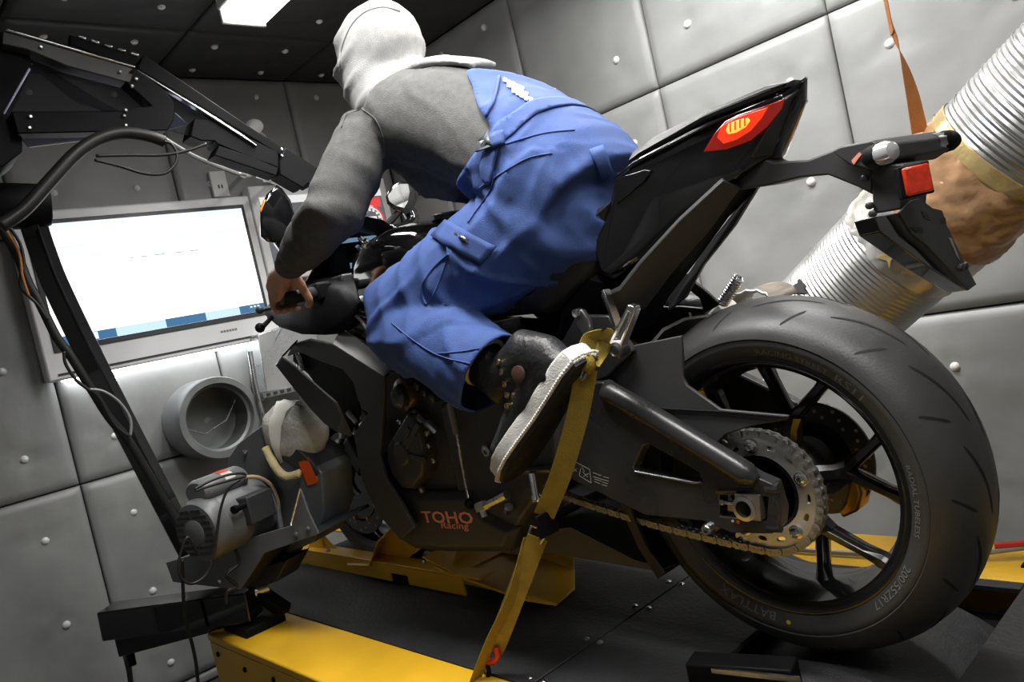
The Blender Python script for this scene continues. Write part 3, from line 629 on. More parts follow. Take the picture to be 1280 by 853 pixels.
# --- sprocket: ring plate with teeth and slots
SY = .120; NT = 43; SR = .1075
def sprocket_ring():
    bm = bmesh.new(); outer = []
    for k in range(NT):
        for da, r in ((-.36, SR-.006), (-.16, SR+.001), (-.05, SR+.0035), (.05, SR+.0035), (.16, SR+.001), (.36, SR-.006)):
            a = 2*math.pi*(k+da)/NT; outer.append((r*math.cos(a), r*math.sin(a)))
    inner = [(.0675*math.cos(2*math.pi*i/60), .0675*math.sin(2*math.pi*i/60)) for i in range(60)]
    loops = [outer, inner]
    for k in range(15):
        if k % 3 == 0: continue
        c = 2*math.pi*(k+.5)/15+.1; lp = []
        for i in range(12):
            t = 2*math.pi*i/12; du = .0085*math.copysign(abs(math.cos(t))**.6, math.cos(t)); dv = .0042*math.sin(t)
            r = .084+dv; lp.append((r*math.cos(c+du/.084), r*math.sin(c+du/.084)))
        loops.append(lp)
    es = []
    for lp in loops:
        vs_ = [bm.verts.new((AX.x+x, SY, AX.z+z)) for x, z in lp]
        es += [bm.edges.new((vs_[i], vs_[(i+1) % len(vs_)])) for i in range(len(vs_))]
    bmesh.ops.triangle_fill(bm, use_beauty=True, use_dissolve=False, edges=es, normal=(0, 1, 0))
    # drop any fill inside the holes
    bad = []
    for f_ in bm.faces:
        c = f_.calc_center_median(); x, z = c.x-AX.x, c.z-AX.z
        for lp in loops[1:]:
            ins = False
            for i in range(len(lp)):
                x1, z1 = lp[i]; x2, z2 = lp[i-1]
                if (z1 > z) != (z2 > z) and x < (x2-x1)*(z-z1)/(z2-z1)+x1: ins = not ins
            if ins: bad.append(f_); break
    bmesh.ops.delete(bm, geom=bad, context='FACES_ONLY')
    g = bmesh.ops.extrude_face_region(bm, geom=list(bm.faces)); bmesh.ops.translate(bm, vec=(0, -.006, 0), verts=[q for q in g['geom'] if isinstance(q, bmesh.types.BMVert)])
    bmesh.ops.recalc_face_normals(bm, faces=bm.faces)
    me = bpy.data.meshes.new('rear_sprocket'); bm.to_mesh(me); bm.free()
    return link('rear_sprocket', me, M['sprocket'], bike)
spr = sprocket_ring()
MB().lathe([(.066, .118), (.066, .085), (.03, .08), (.03, .1), (.045, .112), (.06, .118)], AX, (0, 1, 0), 40).build('sprocket_carrier', M['rim'], spr, 35)
for k in range(5):
    a = 2*math.pi*(k*3+.5)/15+.1; p = onwheel(AX, a, .083, SY)
    MB().lathe([(.0125, 0), (.0125, .003), (.009, .004)], p, (0, 1, 0), 16).build('bolt_washer', M['steel'], spr)
    MB().lathe([(.0085, .003), (.0085, .009), (.006, .011), (.005, .009), (0, .009)], p, (0, 1, 0), 6).build('sprocket_bolt', M['chrome'], spr)
# --- chain: every link a piece
ch = empty('drive_chain', (.3, SY, .3)); ch.parent = bike; ch.matrix_parent_inverse = parent_inv(bike); CHI = parent_inv(ch)
FS = Vector((.60, SY-.003, .375)); RS_ = .1053; RF = .041; P_ = .015875; cy = SY-.003
d = FS-AX; L_ = math.hypot(d.x, d.z); base = math.atan2(d.z, d.x); al = math.acos((RS_-RF)/L_)
at_ = base+al; ab_ = base-al
top0 = onwheel(AX, at_, RS_, cy); top1 = onwheel(FS, at_, RF, 0); bot0 = onwheel(AX, ab_, RS_, cy); bot1 = onwheel(FS, ab_, RF, 0); top1.y = bot1.y = cy
path = []
def arc_pts(c, r, a0, a1, n): return [Vector((c.x+r*math.cos(a0+(a1-a0)*i/n), cy, c.z+r*math.sin(a0+(a1-a0)*i/n))) for i in range(n+1)]
path += arc_pts(AX, RS_, at_, ab_+2*math.pi, 90)
sag = [bot0.lerp(bot1, i/40)-Vector((0, 0, .014*4*(i/40)*(1-i/40))) for i in range(1, 40)]
path += sag+arc_pts(FS, RF, ab_, at_, 20)+[top1.lerp(top0, i/40) for i in range(1, 40)]
path.append(path[0]); cum = [0]
for a, b in zip(path, path[1:]): cum.append(cum[-1]+(b-a).length)
NL = int(cum[-1]/P_); NL -= NL % 2
def on_path(s):
    s = s % cum[-1]
    import bisect
    i = max(0, min(len(path)-2, bisect.bisect_right(cum, s)-1)); t = (s-cum[i])/max(1e-9, cum[i+1]-cum[i]); return path[i].lerp(path[i+1], t)
def link_mesh(outer):
    mb = MB(); o_ = []
    for i in range(20):
        t = 2*math.pi*i/20; x = math.cos(t); z = math.sin(t)
        xx = (.0068*x)+math.copysign(P_/2, x) if abs(x) > .25 else x/.25*(P_/2+.0017); zz = .0072*z if abs(x) > .25 else math.copysign(.0058, z)
        o_.append((xx, zz))
    for s in (-1, 1):
        y = s*(.0088 if outer else .0062); mb.prism([(x, y-.001, z) for x, z in o_], (0, .002, 0))
    for sx in (-1, 1):
        if outer: mb.lathe([(.0028, -.0112), (.0028, .0112)], (sx*P_/2, 0, 0), (0, 1, 0), 8)
        else: mb.lathe([(.005, -.0062), (.005, .0062)], (sx*P_/2, 0, 0), (0, 1, 0), 8)
    o = mb.build('chain_link', M['chain'], None, 30); me = o.data; bpy.data.objects.remove(o); return me
LM = (link_mesh(True), link_mesh(False)); pitch = cum[-1]/NL
for k in range(NL):
    a, b = on_path(k*pitch), on_path((k+1)*pitch); x = (b-a).normalized(); y = Vector((0, 1, 0)); z = x.cross(y)
    o = bpy.data.objects.new('chain_link', LM[k % 2]); COL.objects.link(o); o.parent = ch; o.matrix_parent_inverse = CHI
    o.matrix_basis = Matrix.Translation((a+b)/2) @ Matrix((x, y, z)).transposed().to_4x4()
MB().lathe([(.036, -.004), (.036, .004), (.03, .006), (0, .006)], FS, (0, 1, 0), 24).build('front_sprocket', M['disc'], bike)
# --- rear disc, caliper
DY = -.088
mb = MB().lathe([(.066, -.0025), (.110, -.0025), (.110, .0025), (.066, .0025)], AX+Vector((0, DY, 0)), (0, 1, 0), 64, closed=True); dsc = mb.build('rear_brake_disc', M['disc'], bike, 35)
MB().lathe([(.03, -.004), (.07, -.004), (.07, .004), (.03, .004)], AX+Vector((0, DY+.004, 0)), (0, 1, 0), 40, closed=True).build('disc_carrier', M['rim'], dsc, 35)
M['hole'] = mat('pale_drilling', (.42, .42, .40), .6)
for k in range(36):
    a = 2*math.pi*k/36; r = (.101, .092, .083)[k % 3]
    MB().lathe([(.0036, 0), (.0036, .0008), (0, .0008)], onwheel(AX, a, r, DY+.0025), (0, 1, 0), 8).build('disc_hole', M['hole'], dsc)
cal = [onwheel(AX, math.radians(a), r, DY+.03) for a, r in ((205, .075), (218, .080), (236, .092), (248, .10), (250, .115), (232, .118), (214, .105), (202, .09))]
MB().prism(cal, (0, -.05, 0)).build('rear_caliper', M['gold'], bike, bev=.005)
# --- swingarm
sw_px = [(741, 480), (752, 478), (767, 491), (855, 540), (943, 596), (966, 606), (976, 640), (974, 660), (965, 668), (914, 667), (879, 652), (807, 645), (715, 600), (650, 560), (650, 520), (700, 470)]
hole_px = [(812, 556), (876, 592), (877, 603), (868, 604), (794, 590), (792, 583), (804, 558)]
slot_px = [(899, 619), (960, 622), (958, 653), (899, 646)]
def plate_holes(name, outer, holes, y0, y1, m, par, bev=.0025):
    bm = bmesh.new(); es = []
    for lp in [outer]+holes:
        vs_ = [bm.verts.new((q.x, y1, q.z)) for q in lp]; es += [bm.edges.new((vs_[i], vs_[(i+1) % len(vs_)])) for i in range(len(vs_))]
    bmesh.ops.triangle_fill(bm, use_beauty=True, use_dissolve=False, edges=es, normal=(0, 1, 0))
    bad = []
    for f_ in bm.faces:
        c = f_.calc_center_median()
        for lp in holes:
            ins = False
            for i in range(len(lp)):
                a, b = lp[i], lp[i-1]
                if (a.z > c.z) != (b.z > c.z) and c.x < (b.x-a.x)*(c.z-a.z)/(b.z-a.z)+a.x: ins = not ins
            if ins: bad.append(f_); break
    bmesh.ops.delete(bm, geom=bad, context='FACES_ONLY')
    g = bmesh.ops.extrude_face_region(bm, geom=list(bm.faces)); bmesh.ops.translate(bm, vec=(0, y0-y1, 0), verts=[q for q in g['geom'] if isinstance(q, bmesh.types.BMVert)])
    bmesh.ops.dissolve_limit(bm, angle_limit=.02, verts=bm.verts, edges=bm.edges)
    bmesh.ops.recalc_face_normals(bm, faces=bm.faces)
    me = bpy.data.meshes.new(name); bm.to_mesh(me); bm.free(); o = link(name, me, m, par, 30)
    b = o.modifiers.new('bevel', 'BEVEL'); b.width = bev; b.segments = 2; b.limit_method = 'ANGLE'; b.angle_limit = .6
    return o
SWY = .172
sw = plate_holes('swingarm', px(sw_px, 1, SWY), [px(hole_px, 1, SWY), px(slot_px, 1, SWY)], .142, SWY, M['swing'], bike, .005)
plate_holes('swingarm_right', [Vector((q.x, 0, q.z)) for q in px(sw_px, 1, SWY)], [], -.172, -.142, M['swing'], bike, .005)
MB().tube(curve([at(758, 488, 1, .165), at(800, 512, 1, .168), at(860, 548, 1, .170), at(925, 588, 1, .172), at(946, 602, 1, .172)], 4), [.021]+[.021]*13+[.016, .012, .010], 12).build('upper_brace_tube', M['swing'], sw, True)
MB().tube([at(896, 613, 1, .168), at(944, 612, 1, .168)], .006, 8).build('slot_rib', M['swing'], sw)
hl = px(hole_px, 1, .173); MB().tube([hl[2], hl[3], hl[4], hl[5]], .0022, 6).build('opening_edge', M['steel'], sw)
MB().box(((.38), 0, .42), (.10, .30, .10)).build('swingarm_crossmember', M['swing'], bike, bev=.01)
ac = at(934, 634, 1, .17)
blk = plate_holes('axle_block', px([(918, 617), (949, 620), (951, 652), (920, 649)], 1, .178), [[Vector((ac.x+.0155*math.cos(2*math.pi*i/20), 0, ac.z+.0155*math.sin(2*math.pi*i/20))) for i in range(20)]], .15, .178, mat('machined_axle_block', (.42, .40, .36), .35, .8, .1, 30), bike, .002)
MB().lathe([(.0215, -.002), (.0215, .004), (.0145, .005), (.0140, -.004)], ac+Vector((0, .008, 0)), (0, 1, 0), 24, closed=True).build('axle_nut', M['steel'], blk, 25)
MB().lathe([(.0145, -.03), (.0145, -.028), (0, -.028)], ac+Vector((0, .008, 0)), (0, 1, 0), 20).build('axle_bore', M['joint'], blk)
MB().tube([at(900, 627, 1, .165), at(919, 630, 1, .165)], .004, 8).build('adjuster_bolt', M['chrome'], blk)
MB().box(at(903, 627, 1, .165), (.007, .012, .010)).build('adjuster_head', M['chrome'], blk, bev=.001)
for u, v in ((966, 611), (968, 660)): MB().tube([at(u-8, v-1, 1, .165), at(u+8, v, 1, .165)], .009, 8).build('adjuster_end', M['swing'], blk)
b = MB().lathe([(.0105, -.02), (.0105, .016), (.008, .019), (.005, .019), (.005, .014), (0, .014)], at(889, 659, 1, .172), (0, 1, 0), 18).build('stand_bobbin', M['steel'], bike)
MB().lathe([(.0035, 0), (.0035, .001), (0, .001)], at(923, 652.5, 1, .1722), (0, 1, 0), 8).build('red_paint_dot', M['orange'], sw)
MB().lathe([(.0025, 0), (.0025, .001), (0, .001)], at(916, 651.5, 1, .1722), (0, 1, 0), 8).build('white_paint_dot', M['white'], sw)
# printed caution sticker on the swingarm
stk = MB()
def stroke(u0, v0, u1, v1, wd=.0014):
    a, b = at(u0, v0, 1, SWY+.0006), at(u1, v1, 1, SWY+.0006); d = (b-a).normalized(); n = Vector((-d.z, 0, d.x))*wd/2
    stk.add([a-n, b-n, b+n, a+n], [(0, 1, 2, 3)])
for q in ((718, 577, 737, 587), (737, 587, 739, 604), (739, 604, 724, 595), (724, 595, 726, 586), (728, 590, 735, 597), (729, 596, 736, 592), (727, 584, 731, 590),
          (741, 591, 752, 595), (754, 596, 761, 598), (741, 596, 761, 602), (743, 599, 752, 602), (753, 603, 760, 605), (743, 602, 750, 605), (752, 606, 759, 608), (716, 584, 721, 590), (716, 590, 721, 586)):
    stroke(*q)
stk.build('caution_print', M['print_white'], sw, False)
# --- hugger
hug_px = [(741, 481), (770, 448), (792, 432), (851, 420), (853, 448), (853, 472), (858, 482), (900, 512), (985, 520), (984, 525), (940, 533), (908, 543), (891, 560), (860, 545), (820, 516), (775, 490)]
MB().prism(px(hug_px, 1, .135), (0, -.008, 0)).build('hugger', M['matte'], bike, bev=.002)
rings = []
for k in range(9):
    a = math.radians(62+(-12)*k); rr_ = .345
    rings.append([onwheel(AX, a, rr_-dr, y) for y, dr in ((.133, .05), (.12, .015), (.08, 0), (0, -.008), (-.08, 0), (-.12, .015), (-.13, .05), (-.124, .05), (-.115, .018), (-.08, .006), (0, -.002), (.08, .006), (.115, .018), (.127, .05))])
MB().loft(rings).build('hugger_arch', M['matte'], bike, 40)
MB().tube(curve([at(776, 489, 1, .137), at(810, 508, 1, .137), at(860, 513, 1, .137), at(900, 515, 1, .137), at(983, 522, 1, .137)], 4), .0022, 6).build('hugger_edge', M['plastic'], bike)
# --- body panels from side outlines with their own half width at every point
def shell(name, pl, m, secs=((1, .014), (.93, .003), (.7, 0), (-.7, 0), (-.93, .003), (-1, .014)), par=None, bev=0, smooth=35):
    P = [at(x, y, 1, w_) for x, y, w_ in pl]; rings = []
    for s, d in secs:
        q = inset(P, d) if d else P
        rings.append([Vector((a.x, p.y*s, a.z)) for a, p in zip(q, P)])
    return MB().loft(rings).build(name, m, par or bike, smooth, bev)
def patch(name, pl, th, m, par=None, bev=.001, smooth=30):
    P = [at(x, y, 1, w_) for x, y, w_ in pl]
    n = Vector((0, 0, 0))
    for i in range(len(P)):
        a, b = P[i], P[(i+1) % len(P)]; n += a.cross(b)
    n.normalize()
    if n.y > 0: n = -n
    return MB().prism(P, n*th).build(name, m, par or bike, smooth, bev)
tail = shell('tail_cowl', [(765, 222, .100), (787, 200, .092), (880, 152, .075), (975, 116, .042), (1006, 97, .006), (996, 125, .022), (965, 195, .030), (945, 206, .045), (905, 232, .066), (850, 272, .088), (800, 325, .104), (765, 352, .112), (747, 345, .116), (735, 305, .116), (757, 262, .108)], M['gloss'], bev=.003)
shell('pillion_pad', [(783, 206, .078), (788, 190, .07), (815, 171, .064), (880, 139, .056), (955, 108, .040), (984, 103, .030), (984, 108, .030), (880, 150, .068), (800, 195, .080)], M['carbon'], ((1, .006), (.9, .0), (.5, -.004), (-.5, -.004), (-.9, 0), (-1, .006)))
patch('cowl_reflection', [(768, 224, .104), (806, 212, .098), (813, 214, .098), (803, 228, .100), (770, 256, .108)], .006, M['gloss'], tail)  # raised patch in the outline of a reflection on the gloss cowl
patch('cowl_edge', [(768, 222, .103), (790, 203, .095), (880, 157, .078), (960, 124, .053), (972, 117, .046), (972, 119, .048), (880, 160, .08), (792, 206, .096)], .004, M['gloss'], tail)
sc_l = [(904, 226, .072), (926, 235, .035), (888, 288, .045), (842, 340, .055), (808, 386, .07), (765, 409, .10), (752, 372, .122), (775, 362, .120), (800, 330, .112), (850, 276, .095)]
patch('tail_side_cover', sc_l, .012, M['matte'], bev=.002)
pr = [at(x, y, 1, w_) for x, y, w_ in sc_l]; MB().prism([Vector((q.x, -q.y, q.z)) for q in pr], (0, .012, 0)).build('tail_side_cover', M['matte'], bike, bev=.002)
shell('seat_subframe', [(770, 350, .09), (905, 232, .05), (920, 236, .030), (842, 336, .040), (803, 380, .050), (740, 430, .11), (690, 440, .11), (700, 380, .11), (735, 340, .11)], M['plastic'])
M['tail_mid'] = mat('lit_red_core', (.3, .015, .006), .15, emit=(1, .05, .01), es=.75, coat=.4)
tl = patch('tail_light', [(879, 190, .086), (893, 167, .084), (906, 152, .080), (922, 144, .075), (955, 133, .064), (981, 123, .05), (977, 136, .046), (960, 158, .055), (938, 176, .066), (908, 187, .078)], .012, M['tail_red'], bev=.002)
patch('lamp_halo', [(896, 172, .0865), (902, 157, .0855), (920, 147, .080), (944, 139, .072), (960, 134, .066), (952, 148, .067), (938, 164, .073), (920, 175, .080), (904, 180, .085)], .003, M['tail_mid'], tl, bev=.001)
patch('lamp_core', [(907, 163, .0865), (910, 155, .0855), (922, 150, .081), (935, 147, .0755), (938, 151, .074), (932, 159, .077), (920, 166, .0815), (910, 168, .0855)], .003, M['tail_hot'], tl, bev=.001)
for k in range(4): patch('lamp_rib', [(912+6*k, 154-2*k, .0885-.0028*k), (913.2+6*k, 153.6-2*k, .0885-.0028*k), (913.2+6*k, 165-2.6*k, .0885-.0028*k), (912+6*k, 165.4-2.6*k, .0885-.0028*k)], .002, M['tail_mid'], tl, bev=0)
tr_ = [at(x, y, 1, w_) for x, y, w_ in [(985, 134, -.035), (993, 128, -.03), (986, 160, -.05), (972, 178, -.055), (976, 160, -.048)]]
MB().prism(tr_, (.01, .004, 0)).build('tail_light_right', M['tail_red'], bike, bev=.001)
patch('tail_rear_plate', [(984, 123, .042), (1000, 112, .010), (990, 140, .012), (964, 194, .030), (940, 198, .05), (962, 160, .052)], .006, M['matte'], bev=.001)
# --- seat, tank, frame, engine
shell('rider_seat', [(760, 252, .11), (742, 262, .12), (718, 284, .13), (700, 308, .14), (686, 336, .15), (660, 362, .15), (600, 372, .14), (600, 400, .13), (680, 392, .14), (735, 345, .12)], M['carbon'], ((1, .012), (.9, .0), (.5, -.006), (-.5, -.006), (-.9, 0), (-1, .012)))
tank_xz = [(1.06, .90), (1.03, .955), (.95, .985), (.86, .99), (.76, .965), (.66, .915), (.57, .85), (.54, .79), (.60, .74), (.78, .72), (.95, .72), (1.05, .80)]
TZ = [Vector((x, 0, z)) for x, z in tank_xz]
mb = MB(); pillow(mb, TZ, ((.19, .06), (.175, .025), (.14, .008), (.08, .0), (0, -.004), (-.08, 0), (-.14, .008), (-.175, .025), (-.19, .06))); mb.build('fuel_tank', M['gloss'], bike, 60)
MB().lathe([(.045, 0), (.045, .012), (.038, .016), (0, .016)], (.80, 0, .982), (-.12, 0, 1), 24).build('filler_cap', M['disc'], bike)
fr = [Vector((x, 0, z)) for x, z in ((1.12, .86), (1.02, .74), (.62, .66), (.52, .60), (.46, .36), (.52, .28), (.60, .30), (.62, .50), (.74, .58), (1.05, .66), (1.16, .80))]
for s in (1, -1): MB().prism([Vector((q.x, s*.145, q.z)) for q in fr], (0, s*.03, 0)).build('frame_spar', M['engine'], bike, bev=.01)
mb = MB(); pillow(mb, [Vector(q) for q in ((1.0, 0, .30), (1.04, 0, .48), (1.0, 0, .66), (.80, 0, .70), (.66, 0, .60), (.60, 0, .45), (.56, 0, .34), (.66, 0, .24), (.9, 0, .22))], ((.19, .03), (.17, 0), (-.17, 0), (-.19, .03))); eng = mb.build('engine_block', M['engine'], bike, 30, bev=.006)
gc_px = [(507, 530), (518, 512), (527, 516), (536, 545), (540, 566), (538, 592), (524, 610), (512, 609), (497, 590), (492, 570), (493, 552)]
GY = .205
MB().loft([[Vector((q.x, y, q.z)) for q in inset(px(gc_px, 1, GY), d)] for y, d in ((.17, 0), (.215, .0), (.228, .006), (.232, .016))]).build('generator_cover', M['engine'], eng, 30, bev=.003)
gcen = at(503, 567, 1, .23)
MB().lathe([(.030, -.01), (.030, .004), (.026, .008), (0, .008)], gcen, (0, 1, 0), 28).build('cover_boss', M['engine'], eng)
for u, v in ((512, 535), (524, 530), (533, 575), (519, 543)): MB().beam(gcen+Vector((0, .001, 0)), at(u, v, 1, .232), .012, .008, (0, 1, 0)).build('cover_rib', M['engine'], eng, bev=.002)
for u, v in ((502, 527), (524, 540), (538, 557), (544, 575), (536, 541), (500, 596), (529, 612)): MB().lathe([(.007, 0), (.007, .008), (.004, .01), (.003, .006), (0, .006)], at(u, v, 1, .215), (0, 1, 0), 8).build('engine_bolt', M['steel'], eng)
MB().lathe([(.045, -.05), (.048, 0), (.042, .01), (.03, .012), (.028, .002), (0, .002)], at(506, 494, 1, .205), (.1, 1, .1), 28).build('water_pump_cover', mat('coppery_black', (.10, .07, .055), .3, .6, .15, 12), eng)
MB().lathe([(.026, 0), (.028, .012), (.02, .022), (0, .026)], at(503, 496, 1, .217), (.1, 1, .1), 20).build('pump_cap', M['disc'], eng)
MB().tube(curve([at(518, 516, 1, .21), at(530, 528, 1, .215), at(538, 532, 1, .215), at(546, 540, 1, .21)], 4), .010, 8).build('coolant_pipe', M['steel'], eng)
for u, v in ((525, 482), (534, 490), (545, 497), (530, 520)): MB().lathe([(.011, -.02), (.011, .01), (.007, .014), (0, .014)], at(u, v, 1, .2), (.2, 1, 0), 10).build('hose_fitting', M['disc'], eng)
MB().lathe([(.014, 0), (.014, .008), (.008, .009), (.008, .004), (0, .004)], at(610, 563, 1, .21), (0, 1, 0), 6).build('pivot_nut', M['steel'], bike)
mb = MB(); pillow(mb, px([(552, 505), (600, 470), (680, 470), (700, 520), (705, 590), (660, 650), (640, 690), (580, 640)], 1, .19), ((.205, .012), (.19, 0), (.12, 0))); mb.build('frame_pivot_plate', M['engine'], bike, 30, bev=.004)
MB().tube([at(562, 504, 1, .22), at(571, 543, 1, .22)], .0085, 10).build('quickshifter_sensor', mat('grey_sensor', (.22, .21, .19), .5, .3), bike)
MB().tube([at(571, 543, 1, .22), at(577, 580, 1, .22), at(586, 626, 1, .22)], .0032, 8).build('shift_rod', M['steel'], bike)
MB().ball(at(587, 630, 1, .222), .013, 10).build('rod_joint', M['plastic'], bike, smooth=True)
lv = MB().beam(at(596, 635, 1, .225), at(612, 630, 1, .228), .022, .014, (0, 1, 0)).build('shift_lever', M['steel'], bike, bev=.003)
MB().tube([at(608, 632, 1, .228), at(634, 619, 1, .24)], .010, 8).build('shift_toe_piece', M['steel'], lv)
MB().tube([at(602, 634, 1, .226), at(606, 646, 1, .226)], .008, 8).build('lever_arm', M['steel'], lv)
MB().tube([at(634, 639, 1, .215), at(636, 634, 1, .222)], .010, 8).build('lever_bolt', M['chrome'], lv)
MB().tube([at(651, 588, 1, .21), at(690, 586, 1, .21)], .009, 8).build('footrest_mount', M['disc'], bike)
MB().lathe([(.0085, 0), (.0085, .045), (.012, .052), (.010, .06), (0, .062)], at(665, 591, 1, .22), (.02, .05, -1), 10).build('footrest_stop', M['chrome'], bike)
MB().lathe([(.007, -.01), (.007, .01), (0, .01)], at(713, 505, 1, .215), (0, 1, 0), 8).build('rearset_bolt', M['chrome'], bike)
MB().prism(px([(718, 386), (727, 388), (735, 400), (738, 418), (728, 420), (720, 408)], 1, .20), (0, -.012, 0)).build('heel_guard', M['disc'], bike, bev=.003)
MB().lathe([(.008, -.005), (.008, .008), (0, .009)], at(722, 391, 1, .20), (0, 1, 0), 8).build('rearset_bolt', M['chrome'], bike)
MB().prism(px([(751, 364), (754, 362), (770, 408), (767, 412)], 1, .15), (0, -.02, 0)).build('footrest_bracket', M['steel'], bike, bev=.001)
MB().prism(px([(700, 430), (720, 395), (760, 395), (775, 420), (790, 440), (760, 470), (735, 480), (700, 470)], 1, .15), (0, -.02, 0)).build('footrest_bracket', M['swing'], bike, bev=.003)
pg = plate_holes('passenger_footrest', px([(784, 381), (791, 383), (793, 389), (778, 427), (774, 440), (765, 438), (761, 428), (764, 421)], 1, .215), [px([(785, 390), (788, 392), (775, 424), (768, 424)], 1, .215)], .195, .215, M['chrome'], bike, .002)
MB().prism(px([(785, 390), (788, 392), (775, 424), (768, 424)], 1, .202), (0, -.004, 0)).build('footrest_web', M['steel'], pg)
MB().lathe([(.015, -.02), (.015, .004), (.010, .008), (.008, .004), (0, .004)], at(771, 438, 1, .212), (0, 1, 0), 14).build('footrest_pivot', M['disc'], bike)
# exhaust hanger on the right side
for k, pl in enumerate(([(838, 335), (848, 340), (868, 353), (884, 366), (899, 381), (880, 392), (874, 374), (860, 362), (838, 349), (826, 348)], [(812, 375), (830, 384), (850, 383), (880, 386), (880, 394), (866, 392), (845, 388), (808, 392), (800, 386)], [(846, 384), (858, 385), (866, 410), (850, 420), (822, 426), (842, 416), (848, 400)])):
    MB().prism(px(pl, 1, -.15), (0, -.012, 0)).build('exhaust_hanger', M['swing'], bike, bev=.003)
mb = MB().tube([at(690, 640, 1, -.19), at(760, 560, 1, -.2), at(790, 500, 1, -.21), at(800, 478, 1, -.21)], [.05, .06, .06, .055], 20); mb.build('muffler', M['disc'], bike, True)
sp = [at(903, 379, 1, -.16), at(924, 347, 1, -.16)]; hel = []
dd = sp[1]-sp[0]; e1 = Vector((0, 1, 0)); e2 = dd.normalized().cross(e1)
for i in range(11*10+1):
    a = 2*math.pi*i/10; hel.append(sp[0]+dd*(i/110)+(e1*math.cos(a)+e2*math.sin(a))*.011)
MB().tube(hel, .0028, 6).build('exhaust_spring', M['chrome'], bike, True)
# --- number plate holder at the tail
ph_ = MB().prism(px([(900, 233), (921, 194), (942, 191), (950, 196), (966, 203), (1010, 200), (1046, 186), (1090, 190), (1091, 244), (1072, 234), (1035, 219), (1000, 222), (960, 232), (920, 238)], 1, .03), (0, -.06, 0)).build('plate_bracket_arm', M['matte'], bike, bev=.003)
lb = MB().prism(px([(1039, 190), (1050, 183), (1090, 175), (1104, 182), (1108, 200), (1090, 213), (1062, 207)], 1, .055), (-.035, -.165, .0)).build('indicator_bar', M['matte'], ph_, bev=.003)
MB().prism(px([(1064, 201), (1074, 190), (1077, 193), (1067, 206)], 1, .057), (0, -.004, 0)).build('red_stripe', M['print_red'], ph_)
MB().prism([at(u, v, 1, .057) for u, v in ((1074, 190), (1090, 185), (1090, 187), (1076, 193))], (0, -.004, 0)).build('grey_stripe', M['steel'], ph_)
for c, s in ((at(1101, 193, 1, .075), 1), (at(1181, 177, 1, -.12), -1)):
    ax_ = Vector((-.9, s*.35, 0)) if s > 0 else Vector((-.35, -.93, .0))
    ti = MB().lathe([(.010, -.028), (.016, -.02), (.018, 0)], c, ax_, 12).build('indicator', M['plastic'], ph_)
    MB().lathe([(.017, 0), (.017, .012), (.013, .022), (.006, .026), (0, .027)], c, ax_, 14).build('indicator_lens', M['glass'] if s > 0 else M['plastic'], ph_, 30)
    MB().lathe([(.010, .0), (.010, .010), (0, .012)], c+ax_*.002, ax_, 10).build('indicator_reflector', M['chrome'], ph_)
    if s < 0: MB().lathe([(.0155, -.03), (.0165, -.03), (.0165, .0), (.0155, 0)], c, ax_, 14, closed=True).build('indicator_collar', M['chrome'], ph_)
MB().prism(px([(1088, 206), (1131, 205), (1127, 262), (1091, 268)], 1, .035), (-.01, -.075, 0)).build('bracket_column', M['matte'], ph_, bev=.003)
rc = at(1142, 226, 0, -.325)
RQ = Matrix.Rotation(-.75, 3, 'Z'); MB().box(rc, (.014, .046, .046), RQ).build('reflector_block', M['plastic'], ph_, bev=.002); MB().box(rc+RQ @ Vector((-.008, -.001, 0)), (.010, .038, .040), RQ).build('red_reflector', M['reflector'], ph_, bev=.003)
XPL = -.30
pl_px = [(1093, 272), (1126, 263), (1140, 248), (1145, 240), (1160, 240), (1166, 258), (1178, 262), (1184, 280), (1203, 322), (1221, 356), (1211, 364), (1168, 328), (1110, 292)]
def pxx(pl, x): return [at(u, v, 0, x) for u, v in pl]
pl_ = MB().prism(pxx([(1124, 266), (1140, 250), (1150, 248), (1166, 260), (1178, 263), (1184, 282), (1203, 322), (1221, 356), (1211, 363), (1160, 308), (1140, 292)], XPL), (.004, 0, 0)).build('number_plate_holder', M['motor_dark'], ph_, bev=.001)
MB().prism(pxx([(1093, 271), (1124, 266), (1140, 292), (1160, 308), (1211, 363), (1206, 362), (1158, 332), (1100, 290)], XPL+.01), (.03, 0, 0)).build('holder_side', M['gloss'], ph_, bev=.002)
for pp in ([(1138, 284), (1152, 284), (1155, 291), (1146, 291)], [(1152, 264), (1158, 266), (1164, 276), (1156, 273)], [(1176, 273), (1182, 272), (1183, 280), (1177, 280)], [(1186, 297), (1190, 298), (1200, 326), (1196, 320)]):
    MB().prism(pxx(pp, XPL-.001), (.002, 0, 0)).build('holder_slot', M['foil'] if pp[0][0] == 1186 else M['joint'], ph_)
for u, v in ((1082, 223), (1088, 257), (1092, 267), (1199, 335), (1204, 333)): MB().lathe([(.006, 0), (.006, .006), (.003, .008), (0, .008)], at(u, v, 1, .037) if u < 1100 else at(u, v, 0, XPL), (0, 1, 0) if u < 1100 else (-1, 0, 0), 8).build('holder_bolt', M['disc'], ph_)
